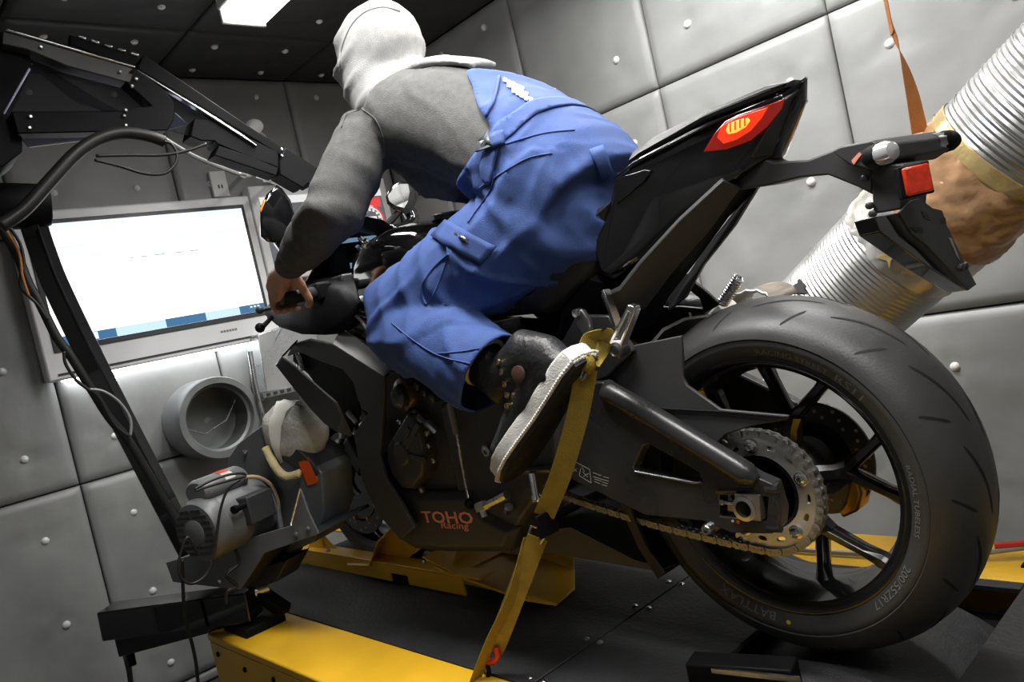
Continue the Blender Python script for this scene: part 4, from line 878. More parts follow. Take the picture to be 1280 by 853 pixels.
# --- side fairing, winglet, belly pan
FY = .25
fair = [(415, 430), (480, 471), (479, 495), (477, 530), (474, 570), (482, 600), (500, 628), (518, 660), (500, 676), (470, 640), (452, 600), (442, 545), (450, 530), (460, 516), (452, 512), (447, 500), (441, 478), (428, 462), (400, 452), (372, 440), (358, 446), (366, 429), (385, 424)]
MB().prism(px(fair, 1, FY), (0, -.012, 0)).build('side_fairing', M['matte'], bike, bev=.003)
fr_ = px(fair, 1, FY); MB().prism([Vector((q.x, -q.y, q.z)) for q in fr_], (0, .012, 0)).build('side_fairing', M['matte'], bike, bev=.003)
MB().prism(px([(366, 429), (415, 430), (441, 478), (448, 500), (450, 518), (437, 543), (424, 528), (404, 494), (385, 468), (366, 452)], 1, .215), (0, -.006, 0)).build('inner_fairing', M['black'], bike, bev=.002)
dk = [at(415, 430, 1, FY), at(480, 471, 1, FY), at(497, 458, 1, .19), at(470, 440, 1, .19), at(440, 418, 1, .19), at(425, 412, 1, .2)]
fd = MB().prism(dk, (0, 0, -.006)).build('fairing_deck', M['matte'], bike, bev=.002)
for k in range(4):
    u, v = 450+10*k, 447.5+5.6*k
    MB().prism([at(u, v, 1, .228)+Vector((0, 0, .002)), at(u+5, v+3, 1, .228)+Vector((0, 0, .002)), at(u+19, v+2.5, 1, .20)+Vector((0, 0, .002)), at(u+13, v-.5, 1, .20)+Vector((0, 0, .002))], (0, 0, .003)).build('deck_louvre', M['joint'] if k % 2 == 0 else M['joint'], fd)
    MB().beam(at(u+6.5, v+4, 1, .228)+Vector((0, 0, .003)), at(u+20.5, v+3.5, 1, .20)+Vector((0, 0, .003)), .004, .004).build('louvre_slat', M['steel'], fd)
# winglet: a curved blade standing off the fairing
wt = [(353, 447), (372, 462), (397, 484), (419, 503), (428, 522), (437, 543)]; wb = [(344, 457), (362, 480), (387, 511), (405, 530), (420, 540), (436, 546)]
rings = []
for (a, b, y) in zip(wt, wb, (.315, .315, .31, .30, .285, .262)):
    p, q = at(*a, 1, y), at(*b, 1, y+.012); rings.append([p, q, q+Vector((0, -.008, -.002)), p+Vector((0, -.008, -.002))])
MB().loft(rings).build('winglet', M['matte'], bike, 40, bev=.002)
MB().tube([at(*q, 1, y) for q, y in zip(wt, (.313, .313, .308, .298, .283, .262))], .002, 6).build('winglet_edge', M['steel'], bike)
MB().prism([at(344, 457, 1, .315), at(352, 445, 1, .31), at(372, 424, 1, .26), at(366, 429, 1, .25)], (.0, .0, -.006)).build('winglet_bridge', M['gloss'], bike, bev=.002)
MB().tube([at(372, 440, 1, .22), at(380, 463, 1, .22)], .009, 8).build('radiator_pipe', M['steel'], bike)
MB().tube([at(436, 515, 1, .22), at(448, 528, 1, .215)], .011, 10).build('coolant_neck', M['steel'], bike)
mb = MB(); pillow(mb, px([(474, 570), (500, 612), (545, 614), (590, 612), (612, 640), (650, 660), (640, 690), (560, 690), (520, 686), (500, 674), (478, 640), (455, 605)], 1, .205), ((.222, .02), (.205, 0), (.12, 0), (-.12, 0), (-.205, 0), (-.222, .02))); bp = mb.build('belly_pan', M['matte'], bike, 35, bev=.004)
mb = MB(); pillow(mb, px([(640, 660), (720, 650), (800, 690), (846, 705), (826, 715), (700, 694), (640, 692)], 1, .10), ((.12, .01), (.10, 0), (-.10, 0), (-.12, .01))); mb.build('exhaust_chamber', M['engine'], bike, 35)
def flat_text(s, size, org, X, Y, m, par, name='lettering', sx=1, shear=0):
    v, f = text_mesh(s, size, 0, 'LEFT', sx, .0008 if size > .03 else .0002); obj(name, [org+X*(q.x+shear*q.y)+Y*q.y for q in v], f, M[m], par)
o0 = at(529, 653, 1, .2232); o1 = at(588, 655, 1, .2232); X_ = (o1-o0); W_ = X_.length; X_.normalize(); Y_ = Vector((-X_.z, 0, X_.x)); Y_ = Y_ if Y_.z > 0 else -Y_
flat_text('TOHO', .040, o0, X_, Y_, 'print_red', bp, 'toho_lettering', W_/.040/2.75)
flat_text('Racing', .023, at(551, 660.5, 1, .2232), X_, Y_, 'print_red', bp, 'racing_lettering', W_/.026/4.0, .3)
# --- front end: wheel, forks, cowl, bars, mirrors
FH = [(r*.92, y*.6) for r, y in TP]
ft = tyre(FX, [(min(r, .299), y) for r, y in FH], 'front_tyre')
frm = MB().lathe([(r*.955, y*.62) for r, y in RP], FX, (0, 1, 0), 64, closed=True).build('front_rim', M['rim'], bike, 35)
for k in range(5):
    a = math.radians(20+72*k)
    for s in (-1, 1): MB().beam(onwheel(FX, a, .03, 0), onwheel(FX, a+s*.3, .196, 0), .024, .018, (0, 1, 0)).build('front_spoke', M['rim'], frm, bev=.003)
MB().lathe([(.04, -.06), (.045, 0), (.04, .06)], FX, (0, 1, 0), 24).build('front_hub', M['rim'], frm)
for s in (1, -1):
    fd_ = MB().lathe([(.125, -.0025), (.165, -.0025), (.165, .0025), (.125, .0025)], FX+Vector((0, s*.075, 0)), (0, 1, 0), 64, closed=True).build('front_brake_disc', M['disc'], bike, 35)
    MB().lathe([(.045, -.003), (.118, -.003), (.118, .003), (.045, .003)], FX+Vector((0, s*.072, 0)), (0, 1, 0), 40, closed=True).build('disc_carrier', M['rim'], fd_, 35)
    for k in range(10):
        MB().lathe([(.007, -.005), (.007, .005), (.004, .006), (0, .006)], onwheel(FX, 2*math.pi*k/10, .121, s*.075), (0, s, 0), 10).build('disc_button', M['gold'], fd_)
    for k in range(30):
        MB().lathe([(.0035, 0), (.0035, .0006), (0, .0006)], onwheel(FX, 2*math.pi*k/30, (.135, .145, .155)[k % 3], s*.0777), (0, s, 0), 6).build('disc_hole', M['hole'], fd_)
    top = Vector((1.17, s*.105, .88)); bot = Vector((1.445, s*.105, .33))
    MB().tube([top, top.lerp(bot, .5)], .028, 16).build('fork_outer_tube', M['gold'], bike, True)
    MB().tube([top.lerp(bot, .5), top.lerp(bot, .9)], .0215, 16).build('fork_stanchion', M['chrome'], bike, True)
    MB().tube([top.lerp(bot, .8), bot], .032, 14).build('fork_bottom', M['engine'], bike, True)
    MB().lathe([(.036, -.022), (.036, .022)], top-(bot-top).normalized()*-.03, (bot-top).normalized(), 18).build('triple_clamp', M['engine'], bike)
    MB().box(FX+Vector((-.115, s*.10, .10)), (.06, .05, .11), Matrix.Rotation(.6, 3, 'Y')).build('front_caliper', M['engine'], bike, bev=.01)
MB().prism([Vector((q.x, .125, q.z)) for q in (at(418, 556, 1, .125), at(428, 556, 1, .125), at(430, 575, 1, .125), at(420, 575, 1, .125))], (0, -.03, 0)).build('amber_reflector', M['gold'], bike, bev=.004)
rings = []
for k in range(9):
    a = math.radians(20+17*k); rings.append([onwheel(FX, a, .318-dr, y) for y, dr in ((.075, .05), (.065, .012), (.03, 0), (-.03, 0), (-.065, .012), (-.075, .05), (-.07, .05), (-.06, .016), (-.03, .006), (.03, .006), (.06, .016), (.07, .05))])
MB().loft(rings).build('front_fender', M['matte'], bike, 40)
shell('front_cowl', [(328, 386, .20), (331, 400, .215), (345, 412, .225), (372, 421, .235), (402, 422, .235), (430, 408, .22), (440, 380, .20), (420, 360, .19), (390, 352, .19), (360, 352, .18), (340, 365, .19)], M['plastic'], ((1, .016), (.94, .004), (.8, 0), (.5, 0), (-.5, 0), (-.8, 0), (-.94, .004), (-1, .016)), smooth=75)
mb = MB(); pillow(mb, [Vector(q) for q in ((1.57, 0, .855), (1.55, 0, .89), (1.49, 0, .93), (1.38, 0, .95), (1.25, 0, .88), (1.25, 0, .82), (1.40, 0, .815), (1.52, 0, .83))], ((.2, .05), (.18, .02), (.10, 0), (-.10, 0), (-.18, .02), (-.2, .05))); mb.build('nose_cowl', M['plastic'], bike, 50)
ws = []
for k in range(7):
    t = k/6; x = 1.62-.46*t; z = .90+.17*t; ws.append([Vector((x+.03*abs(y)/.15, y*(.7+.3*t), z-.10*(abs(y)/.17)**2)) for y in (-.19, -.13, -.06, 0, .06, .13, .19)])
v = [q for r in ws for q in r]; o = obj('windscreen', v+[q+Vector((0, 0, .003)) for q in v], [(i*7+j, i*7+j+1, (i+1)*7+j+1, (i+1)*7+j) for i in range(6) for j in range(6)]+[(49+i*7+j, 49+(i+1)*7+j, 49+(i+1)*7+j+1, 49+i*7+j+1) for i in range(6) for j in range(6)], mat('dark_smoked_screen', (.012, .012, .015), .3), bike, True)
# bars
for s in (1, -1):
    g0 = Vector((1.185, s*.13, .885)); g1 = Vector((1.150, s*.322, .878))
    MB().tube([g0, g1], .0125, 12).build('clip_on_bar', M['engine'], bike, True)
    gg = MB().tube([g0.lerp(g1, .45), g1], .0175, 14).build('hand_grip', M['rubber'], bike, True)
    MB().lathe([(.017, 0), (.018, .008), (.012, .016), (0, .017)], g1, (g1-g0).normalized(), 14).build('bar_end', M['disc'], bike)
    MB().box(g0.lerp(g1, .32), (.05, .05, .05)).build('switch_housing', M['plastic'], bike, bev=.008)
    MB().tube(curve([g0.lerp(g1, .35)+Vector((.05, 0, 0)), g0.lerp(g1, .6)+Vector((.075, 0, -.004)), g0.lerp(g1, .9)+Vector((.075, s*.0, -.01)), g1+Vector((.07, s*.03, -.012))], 4), .0065, 8).build('brake_lever' if s < 0 else 'clutch_lever', M['engine'], bike)
    MB().ball(g1+Vector((.07, s*.034, -.012)), .011, 10).build('lever_tip', M['engine'], bike, smooth=True)
MB().tube([at(340, 397, 1, .36), at(328, 409, 1, .40)], [.0055, .007], 8).build('lever_guard', M['plastic'], bike); MB().ball(at(325, 410, 1, .40), .013, 10).build('lever_ball', M['plastic'], bike, smooth=True)
MB().box((1.19, 0, .905), (.07, .26, .03)).build('top_bridge', M['engine'], bike, bev=.006)
cl = MB().box((1.285, 0, .985), (.05, .17, .10), Matrix.Rotation(-.5, 3, 'Y')).build('instrument_cluster', M['plastic'], bike, bev=.008)
MB().box((1.258, .0, .993), (.004, .15, .08), Matrix.Rotation(-.5, 3, 'Y')).build('display', M['dash'], cl)
MB().prism(px([(430, 322), (444, 317), (457, 321), (456, 327), (440, 328)], 1, .03), (0, -.10, 0)).build('cluster_hood', M['plastic'], bike, bev=.002)
MB().prism(px([(437, 329), (452, 327), (453, 334), (438, 336)], 1, .035), (0, -.06, 0)).build('display_window', M['dash'], bike, bev=.001)
for u, v in ((449, 312), (459, 304), (452, 300), (443, 314), (455, 309)): MB().lathe([(.009, -.02), (.009, .01), (.006, .014), (0, .014)], at(u, v, 1, .0), (-.4, .6, .7), 10).build('bar_fitting', M['chrome'], bike)
MB().tube([at(452, 313, 1, -.05), at(470, 298, 1, -.10)], .012, 10).build('ignition_switch', M['plastic'], bike)
MB().tube(curve([at(468, 312, 1, .02), at(478, 301, 1, .05), at(487, 303, 1, .08), at(485, 320, 1, .12), at(492, 340, 1, .15), at(504, 349, 1, .17)], 5), .0042, 8).build('breather_hose', M['zinc'], bike)
MB().tube(curve([at(442, 365, 1, .14), at(441, 385, 1, .16), at(444, 394, 1, .18), at(452, 402, 1, .19), at(461, 414, 1, .2)], 5), .005, 8).build('silver_cable', M['steel'], bike)
MB().prism(px([(425, 412), (420, 395), (435, 378), (460, 392), (480, 420), (475, 440), (440, 422)], 1, .18), (0, -.02, 0)).build('inner_cowl', M['gloss'], bike, bev=.008)
# mirrors
def xin(pl, x, k, cx, cy): return [at(cx+(u-cx)*k, cy+(v-cy)*k, 0, x) for u, v in pl]
ml = [(346, 231), (353, 236), (363, 250), (369, 268), (373, 282), (366, 296), (357, 301), (345, 304), (333, 303), (325, 296), (325, 262), (333, 243)]
mo_ = MB().loft([xin(ml, x, k, 348, 272) for x, k in ((.985, .86), (.99, .97), (1.0, 1), (1.02, .99), (1.05, .88), (1.065, .6))]).build('left_mirror', M['gloss'], bike, 45)
MB().tube(curve([at(352, 298, 0, 1.02), at(360, 316, 0, 1.06), at(362, 332, 0, 1.12), at(358, 342, 0, 1.24)], 4), [.020, .021, .02, .02, .019, .018, .017, .017, .017, .017, .018, .019, .02], 10).build('mirror_stalk', M['gloss'], mo_, True)
MB().prism([at(u, v, 0, .987) for u, v in ((326, 263), (331, 249), (334, 250), (333, 262), (328, 268))], (.01, 0, 0)).build('mirror_indicator', M['amber'], mo_, bev=.002)
mr = [(482, 246), (489, 233), (500, 226), (514, 226), (522, 233), (523, 247), (517, 262), (508, 268), (492, 262), (484, 255)]
mi = MB().loft([xin(mr, x, k, 503, 246) for x, k in ((1.342, .9), (1.345, 1), (1.36, 1.0), (1.39, .9), (1.405, .6))]).build('right_mirror', M['gloss'], bike, 45)
MB().prism([at(u, v, 0, 1.340) for u, v in ((485, 246), (491, 236), (500, 230), (510, 230), (512, 240), (510, 252), (505, 260), (494, 257), (487, 252))], (.004, 0, 0)).build('mirror_glass', M['mirror'], mi)
MB().tube(curve([at(510, 262, 0, 1.37), at(516, 276, 0, 1.36), at(507, 286, 0, 1.35), at(488, 290, 0, 1.34)], 4), .024, 10).build('mirror_stalk', M['gloss'], mi, True)
MB().tube([at(474, 292, 0, 1.34), at(500, 264, 0, 1.36)], .012, 8).build('mirror_arm', M['plastic'], mi)
# ---------------------------------------------------------------- yellow wheel stand on the deck
t = empty('wheel_chock', (1.4, .0, 0), 'yellow folded steel front wheel stand on the black deck', 'wheel stand')
Yc = .112
lipf = [(1.93, .012), (1.93, .06), (.945, .06), (.945, .010), (1.21, .010), (1.21, .036), (1.30, .036), (1.30, .010)]
MB().prism([(x, Yc, z) for x, z in lipf], (0, -.006, 0)).build('front_lip', M['yellow'], t, bev=.002)
for s in (1, -1): MB().box((1.4, s*.085, .064), (1.06, .056, .006)).build('channel_top', M['yellow'], t, bev=.002)
MB().box((1.4, -.109, .035), (1.0, .006, .052)).build('rear_lip', M['yellow'], t, bev=.002)
for u, v in ((532, 704), (410, 689)): MB().lathe([(.008, 0), (.008, .006), (.005, .009), (0, .009)], at(u, v, 2, .067), (0, 0, 1), 8).build('chock_bolt', M['steel'], t)
th_ = .004
def sheet(pts, name='guard_plate'):
    P = [Vector(q) for q in pts]; n = (P[1]-P[0]).cross(P[2]-P[0]).normalized(); MB().prism(P, n*th_).build(name, M['yellow'], t, bev=.001)
a = lambda u, v, y: at(u, v, 1, y)
sheet([a(370, 706, .115), a(398, 664, .08), a(409, 697, .085), a(400, 705, .10)])
sheet([a(409, 697, .085), a(398, 664, .08), a(404, 668, .07), a(425, 690, .075)])
sheet([a(435, 708, .118), a(463, 709, .118), a(464, 698, .09), a(434, 697, .09)], 'guard_foot')
MB().prism(px([(466, 706), (479, 675), (493, 662), (520, 687), (508, 702), (490, 706)], 1, .065), (0, -.004, 0)).build('guard_plate', M['yellow'], t, bev=.001)
sheet([a(462, 709, .118), a(473, 678, .118), a(479, 675, .065), a(466, 706, .065)], 'guard_flange')
sheet([a(473, 678, .118), a(487, 664, .10), a(493, 662, .065), a(479, 675, .065)], 'guard_flange')
sheet([a(520, 687, .08), a(536, 674, .07), a(537, 678, .07), a(516, 694, .085)])
sheet([(.97, .105, .064), (1.12, .105, .10), (1.12, -.105, .10), (.97, -.105, .064)], 'cradle_plate')
rp = [Vector(q) for q in ((1.08, .10, .075), (1.0, .112, .066), (.72, .11, .030), (.655, .065, .006), (.68, -.03, .004), (.74, -.10, .02), (1.08, -.10, .075))]
MB().prism(rp, (0, 0, -.004)).build('entry_ramp', M['yellow'], t, bev=.001)
sheet([(.945, .112, .06), (.72, .112, .030), (.655, .065, .006), (.945, .112, .045)], 'ramp_side')
sheet([(1.10, -.10, .075), (.74, -.10, .02), (.76, -.14, .07), (1.08, -.14, .13)], 'ramp_wing')
sheet([(1.02, .09, .068), (1.10, -.1, .075), (1.10, -.12, .15), (1.04, .03, .12)], 'ramp_wing')
# ---------------------------------------------------------------- straps
def ribbon(P, wd, nrm, th=.0016):
    """flat webbing along P; nrm: width directions"""
    v = []; n = len(P)
    for i, p in enumerate(P):
        t_ = (P[min(i+1, n-1)]-P[max(i-1, 0)]).normalized(); w_ = nrm[i] if isinstance(nrm, list) else nrm; w_ = (Vector(w_)-t_*Vector(w_).dot(t_)).normalized(); b_ = t_.cross(w_)
        v.append([p+w_*wd/2+b_*th/2, p-w_*wd/2+b_*th/2, p-w_*wd/2-b_*th/2, p+w_*wd/2-b_*th/2])
    return MB().loft(v)
t = empty('tie_down_strap', at(600, 845, 2, 0), 'olive yellow tie-down strap from the footrest down to the near yellow rail', 'strap')
S = [(752, 420, .245), (738, 450, .262), (733, 462, .265), (722, 520, .275), (702, 590, .29), (680, 645, .30)]
Wd = Vector((.75, .55, .1))
ribbon(curve([at(u, v, 1, y) for u, v, y in S[2:]], 5), .040, Wd).build('upper_webbing', M['strap_y'], t, 40)
ribbon(curve([at(672, 672, 1, .305), at(648, 735, 1, .33), at(625, 795, 1, .355), at(616, 815, 1, .362)], 5), .040, Wd).build('lower_webbing', M['strap_y'], t, 40)
ribbon(curve([at(661, 672, 1, .307), at(640, 745, 1, .345), at(612, 805, 1, .375), at(590, 862, 1, .40)], 5), .030, Vector((-.1, .5, .3))).build('loose_tail', M['strap_y'], t, 40)
ribbon(curve([at(733, 462, 1, .262), at(732, 445, 1, .25), at(738, 424, 1, .235), at(752, 416, 1, .22), at(757, 424, 1, .20), at(748, 440, 1, .225), at(738, 455, 1, .262)], 6), .034, Vector((.35, .9, .1))).build('peg_loop', M['strap_y'], t, 40)
MB().ball(at(735, 455, 1, .268), .016, 10, (1, .8, 1.2)).build('strap_knot', M['strap_y'], t, smooth=True)
MB().tube(curve([at(731, 460, 1, .275), at(727, 470, 1, .275), at(729, 474, 1, .275), at(734, 466, 1, .275)], 4), .0035, 8).build('hook_end', M['steel'], t)
bk = MB().box(at(684, 655, 1, .302), (.006, .05, .045), None); bk.build('buckle_body', M['black'], t, bev=.002)
for u0, v0, u1, v1 in ((664, 658, 658, 682), (684, 666, 676, 680)): MB().tube([at(u0, v0, 1, .305), at(u1, v1, 1, .307)], .0028, 8).build('buckle_frame', M['chrome'], t)
MB().tube([at(664, 657, 1, .303), at(684, 664, 1, .303)], .0028, 8).build('buckle_frame', M['chrome'], t)
hk = curve([at(620, 810, 1, .363), at(622, 820, 1, .364), at(618, 826, 1, .366), at(609, 828, 1, .368), at(604, 826, 1, .37), at(603, 822, 1, .37)], 5)
MB().tube(hk, .0065, 8).build('red_hook', M['red'], t, True)
MB().tube(curve([at(606, 827, 1, .37), at(611, 838, 1, .372), at(609, 852, 1, .374), at(606, 866, 1, .378)], 4), .005, 8).build('dark_hook', M['black'], t, True)
# ---------------------------------------------------------------- exhaust extraction duct
DA = Vector((.335, -.60, .50)); DB = at(1300, 142, 1, -.58)
DA = at(1020, 412, 1, -.62)
dv = (DB-DA); Ld = dv.length; dvn = dv.normalized(); DB2 = DA+dvn*(Ld+.55); RD = .143
t = empty('exhaust_duct', DA, 'wide silver flexible extraction duct slanting up behind the tail of the motorcycle', 'duct')
def dseg(name, s0, s1, r, m, pitch=.011, amp=.0013, wob=0):
    n = max(2, int((s1-s0)/pitch*2)); pr = []; nn = 96 if wob else 48
    for i in range(n+1):
        s = s0+(s1-s0)*i/n; pr.append((r+(amp if i % 2 else -amp), s))
    mb = MB().lathe(pr, DA, dvn, nn)
    mb.f = [f_ for f_ in mb.f if len(f_) < 40]
    if wob:
        for q in mb.v:
            ax_ = DA+dvn*(q-DA).dot(dvn); rad = q-ax_; q += rad.normalized()*wob*(noise.noise(q*14)+.7*abs(noise.noise(q*38)))
    return mb.build(name, m, t, True if wob else 12)
def sproj(u, v):   # distance along the duct axis of a pixel on its near side
    p = at(u, v, 1, -.50); return (p-DA).dot(dvn)
S_ = [sproj(*q) for q in ((1100, 300), (1130, 345), (1180, 245), (1230, 185))]
L1 = Ld+.55
dseg('duct_lower', 0, S_[0]-.02, RD, M['foil'])
dseg('dirty_band', S_[0]-.03, S_[0]+.10, RD+.002, M['foil_tape'], .012, .0004, .009)
dseg('duct_middle', S_[0]+.09, S_[2]-.06, RD, M['foil'])
dseg('tape_band', S_[2]-.07, S_[2]+.085, RD+.004, M['brown_tape'], .012, .0003, .014)
dseg('amber_band', S_[2]+.08, S_[2]+.115, RD+.003, M['amber_tape'], .008, .001, .004)
dseg('duct_upper', S_[2]+.11, L1, RD, M['foil'])
MB().lathe([(RD-.005, 0), (RD-.006, .5), (0, .5)], DA, dvn, 32).build('duct_lining', M['joint'], t, True)
for k in range(16):
    s = S_[2]+.14+.036*k
    if s < L1-.02: MB().lathe([(RD+.0005, s-.0015), (RD+.0035, s), (RD+.0005, s+.0015)], DA, dvn, 48, closed=True).build('spiral_wire', M['foil'], t, True)
def on_duct(u, v, r):
    d = (RT*((u-640)/FPX)-UP*((v-426.5)/FPX)+_f).normalized(); o = C0-DA
    dp = d-dvn*d.dot(dvn); op = o-dvn*o.dot(dvn); A_ = dp.dot(dp); B_ = dp.dot(op); C_ = op.dot(op)-r*r; D_ = B_*B_-A_*C_
    return C0+d*((-B_-math.sqrt(max(0, D_)))/A_)
def duct_patch(name, pl, m, r=RD+.004):
    P = [on_duct(u, v, r) for u, v in pl]; c = sum(P, Vector())/len(P); n = c-(DA+dvn*(c-DA).dot(dvn)); MB().prism(P, n.normalized()*.0015).build(name, m, t)
duct_patch('torn_hole', [(990, 366), (992, 357), (997, 354), (999, 348), (1003, 352), (1007, 356), (1006, 362), (1008, 367)], M['joint'])
duct_patch('tape_scrap', [(1095, 322), (1106, 318), (1109, 313), (1113, 318), (1121, 322), (1114, 325), (1112, 336), (1109, 326)], M['amber_tape'], RD+.010)
# outlet flap beside the torn mouth
c_ = at(963, 372, 1, -.45)
t2 = empty('duct_collar_scrap', c_, 'torn crimped duct collar just above the rear tyre, left of the silver duct', 'duct scrap')
v = []
for i in range(13):
    a_ = math.pi*i/12; v.append([c_+Vector((.06*math.cos(a_), -.02, .035*math.sin(a_))), c_+Vector((.055*math.cos(a_), .10, .03*math.sin(a_)))])
vv = [q for r in v for q in r]; obj('collar_sheet', vv+[q+Vector((0, 0, -.003)) for q in vv], [(2*i, 2*i+1, 2*i+3, 2*i+2) for i in range(12)]+[(26+2*i, 26+2*i+2, 26+2*i+3, 26+2*i+1) for i in range(12)], mat('brown_grey_foil', (.25, .22, .18), .4, .5, .2, 20, .5, 40), t2, 40)
MB().tube([q[1]+Vector((0, 0, .002*(-1)**i)) for i, q in enumerate(v)], .004, 6).build('crimped_rim', M['foil'], t2, True)
bz = [at(u, v, 1, -.505) for u, v in ((1150, 166), (1141, 120), (1131, 82), (1122, 55), (1113, 30), (1107, 0))]
top_ = Vector((bz[-1].x, bz[-1].y, CEIL-.02)); bz.append(top_)
Pz = curve(bz, 4); nr = []
for i in range(len(Pz)):
    tt = min(1, i/12.0); nr.append(RT*(1-.75*min(1, i/13))+_f*(.75*min(1, i/13)))
tag(ribbon(Pz, .034, nr).build('duct_strap', M['strap_o'], None, 40), 'orange brown strap hanging from the ceiling down to the silver duct', 'strap')
# ---------------------------------------------------------------- the rider
M['skin'] = mat('skin', (.60, .33, .22), .5, 0, .10, 30, .2, 160)
M['hoodie'] = mat('heather_grey_fleece', (.098, .098, .096), .92, 0, .16, 60, .5, 400, .15)
M['hood'] = mat('pale_grey_fleece', (.37, .37, .365), .92, 0, .08, 60, .5, 400, .15)
M['blue'] = mat('blue_work_cloth', (.052, .092, .255), .75, 0, .12, 30, .4, 500, .25)
M['seam'] = mat('blue_seam', (.045, .085, .25), .8)
M['leather'] = mat('black_leather', (.018, .018, .019), .38, 0, .15, 20, .4, 120, .6)
M['sole'] = mat('white_rubber_sole', (.74, .73, .69), .55, 0, .08, 40, .4, 300)
M['outsole'] = mat('black_outsole', (.012, .012, .012), .6, 0, .1, 30, .6, 120)
M['eyelet'] = mat('brass_eyelet', (.7, .55, .3), .3, 1)
rider = empty('person', (.36, .03, .0), 'person in grey hoodie and blue overalls leaning forward over the motorcycle, hood up', 'person')
def limb(mb, P, R, n=18, lat=(0, 1, 0)):
    """tapered elliptic tube; R: radius or (lateral, other) per point"""
    P = [Vector(p) for p in P]; rings = []; k = len(P)
    for i, p in enumerate(P):
        t = (P[min(i+1, k-1)]-P[max(i-1, 0)]).normalized(); l = Vector(lat); l = (l-t*l.dot(t)).normalized(); u = t.cross(l)
        r = R[i]; a, b = r if isinstance(r, tuple) else (r, r)
        rings.append([p+l*a*math.cos(2*math.pi*j/n)+u*b*math.sin(2*math.pi*j/n) for j in range(n)])
    return mb.loft(rings)
def blob(name, mb, vox, it, m, par, disp=None, cut=None, solid=0):
    o = mb.build(name, None, None, True)
    q = o.modifiers.new('r', 'REMESH'); q.mode = 'VOXEL'; q.voxel_size = vox
    q = o.modifiers.new('s', 'SMOOTH'); q.factor = .5; q.iterations = it
    bpy.context.view_layer.update(); dg = bpy.context.evaluated_depsgraph_get()
    me = bpy.data.meshes.new_from_object(o.evaluated_get(dg)); old = o.data; bpy.data.objects.remove(o); bpy.data.meshes.remove(old)
    me.name = name
    if disp:
        for v, nn in zip(me.vertices, [Vector(q.vector) for q in me.vertex_normals]): v.co = v.co+nn*disp(v.co)
    if cut:
        bm = bmesh.new(); bm.from_mesh(me); bmesh.ops.delete(bm, geom=[v for v in bm.verts if cut(v.co)], context='VERTS')
        bnd = [(v, [e.other_vert(v) for e in v.link_edges if e.is_boundary]) for v in bm.verts if v.is_boundary]
        bnd = [(v, n_) for v, n_ in bnd if len(n_) == 2]
        for _ in range(14):
            new = [(v, v.co*.4+(n_[0].co+n_[1].co)*.3) for v, n_ in bnd]
            for v, c in new: v.co = c
        bm.to_mesh(me); bm.free()
    o = link(name, me, m, par, True)
    if solid: q = o.modifiers.new('t', 'SOLIDIFY'); q.thickness = solid; q.offset = -1
    return o
def fold(c, axis, f_along, f_across, amp, seed=0):
    """ridged folds: slow along axis, fast across"""
    a = Vector(axis).normalized(); s = c.dot(a); r = c-a*s
    v = noise.noise(Vector((s*f_along+seed, r.x*f_across, r.z*f_across+r.y*f_across*.6)))
    return amp*(max(0, 1-abs(v)*4.6)**1.5-.22)*1.35
SHL, ELL, WRL = Vector((.795, .195, 1.195)), Vector((.792, .338, 1.02)), Vector((1.082, .333, .938))
SHR, ELR, WRR = Vector((.84, -.15, 1.225)), Vector((.86, -.35, 1.03)), Vector((1.082, -.333, .938))
HIL, KNL, ANL = Vector((.37, .11, .885)), Vector((.765, .262, .760)), Vector((.425, .268, .585))
HIR, KNR, ANR = Vector((.37, -.07, .885)), Vector((.765, -.265, .745)), Vector((.435, -.225, .600))
HEAD = Vector((.868, .05, 1.425))
TORSO = [((.30, .03, .885), (.15, .115)), ((.345, .03, .945), (.175, .125)), ((.43, .03, 1.035), (.165, .115)), ((.54, .03, 1.11), (.165, .118)), ((.65, .03, 1.175), (.19, .125)), ((.745, .03, 1.225), (.195, .115)), ((.81, .035, 1.265), (.13, .085))]
def torso(mb, grow=0, i0=0, i1=7): return limb(mb, [p for p, r in TORSO[i0:i1]], [(a+grow, b+grow) for p, (a, b) in TORSO[i0:i1]], 24)
def hand(mb, wr, s):
    """hand closed round the bar grip; s = 1 left, -1 right"""
    ga, gb = Vector((1.185, s*.13, .885)), Vector((1.145, s*.345, .877)); g = lambda t: ga.lerp(gb, t)
    limb(mb, [wr+Vector((-.07, s*.004, .028)), wr, wr+Vector((.03, -s*.008, .0)), Vector((1.150, s*.312, .918))], [(.031, .028), (.028, .021), (.038, .024), (.046, .020)], 14)
    limb(mb, [wr, wr.lerp(Vector((1.14, s*.336, .905)), .5), Vector((1.146, s*.337, .902)), Vector((1.168, s*.336, .893))], [(.025, .022), (.019, .030), (.014, .034), (.010, .026)], 14)
    for i, (t, L) in enumerate(((.68, .95), (.785, 1.06), (.89, 1.0), (.99, .82))):
        c = g(t); r = .009 if i < 3 else .0078; q = 0.029
        pts = [Vector((c.x-.022, c.y, c.z+.044)), Vector((c.x+.010, c.y, c.z+.034+.003*(i in (1, 2)))), Vector((c.x+.028*L, c.y, c.z+.012)), Vector((c.x+.027*L, c.y, c.z-.014)), Vector((c.x+.010, c.y, c.z-.029)), Vector((c.x-.006, c.y, c.z-.030))]
        limb(mb, curve(pts, 3), [r*1.15]*3+[r*1.2]+[r]*11+[r*.75], 10)
    c = g(.57); limb(mb, curve([wr+Vector((.02, -s*.03, -.002)), Vector((c.x-.03, c.y+s*.012, c.z+.012)), Vector((c.x-.018, c.y-s*.004, c.z-.020)), Vector((c.x+.004, c.y-s*.006, c.z-.031))], 4), [.015]*4+[.012]*4+[.0105]*4+[.008], 10)
mb = MB(); torso(mb, -.02)
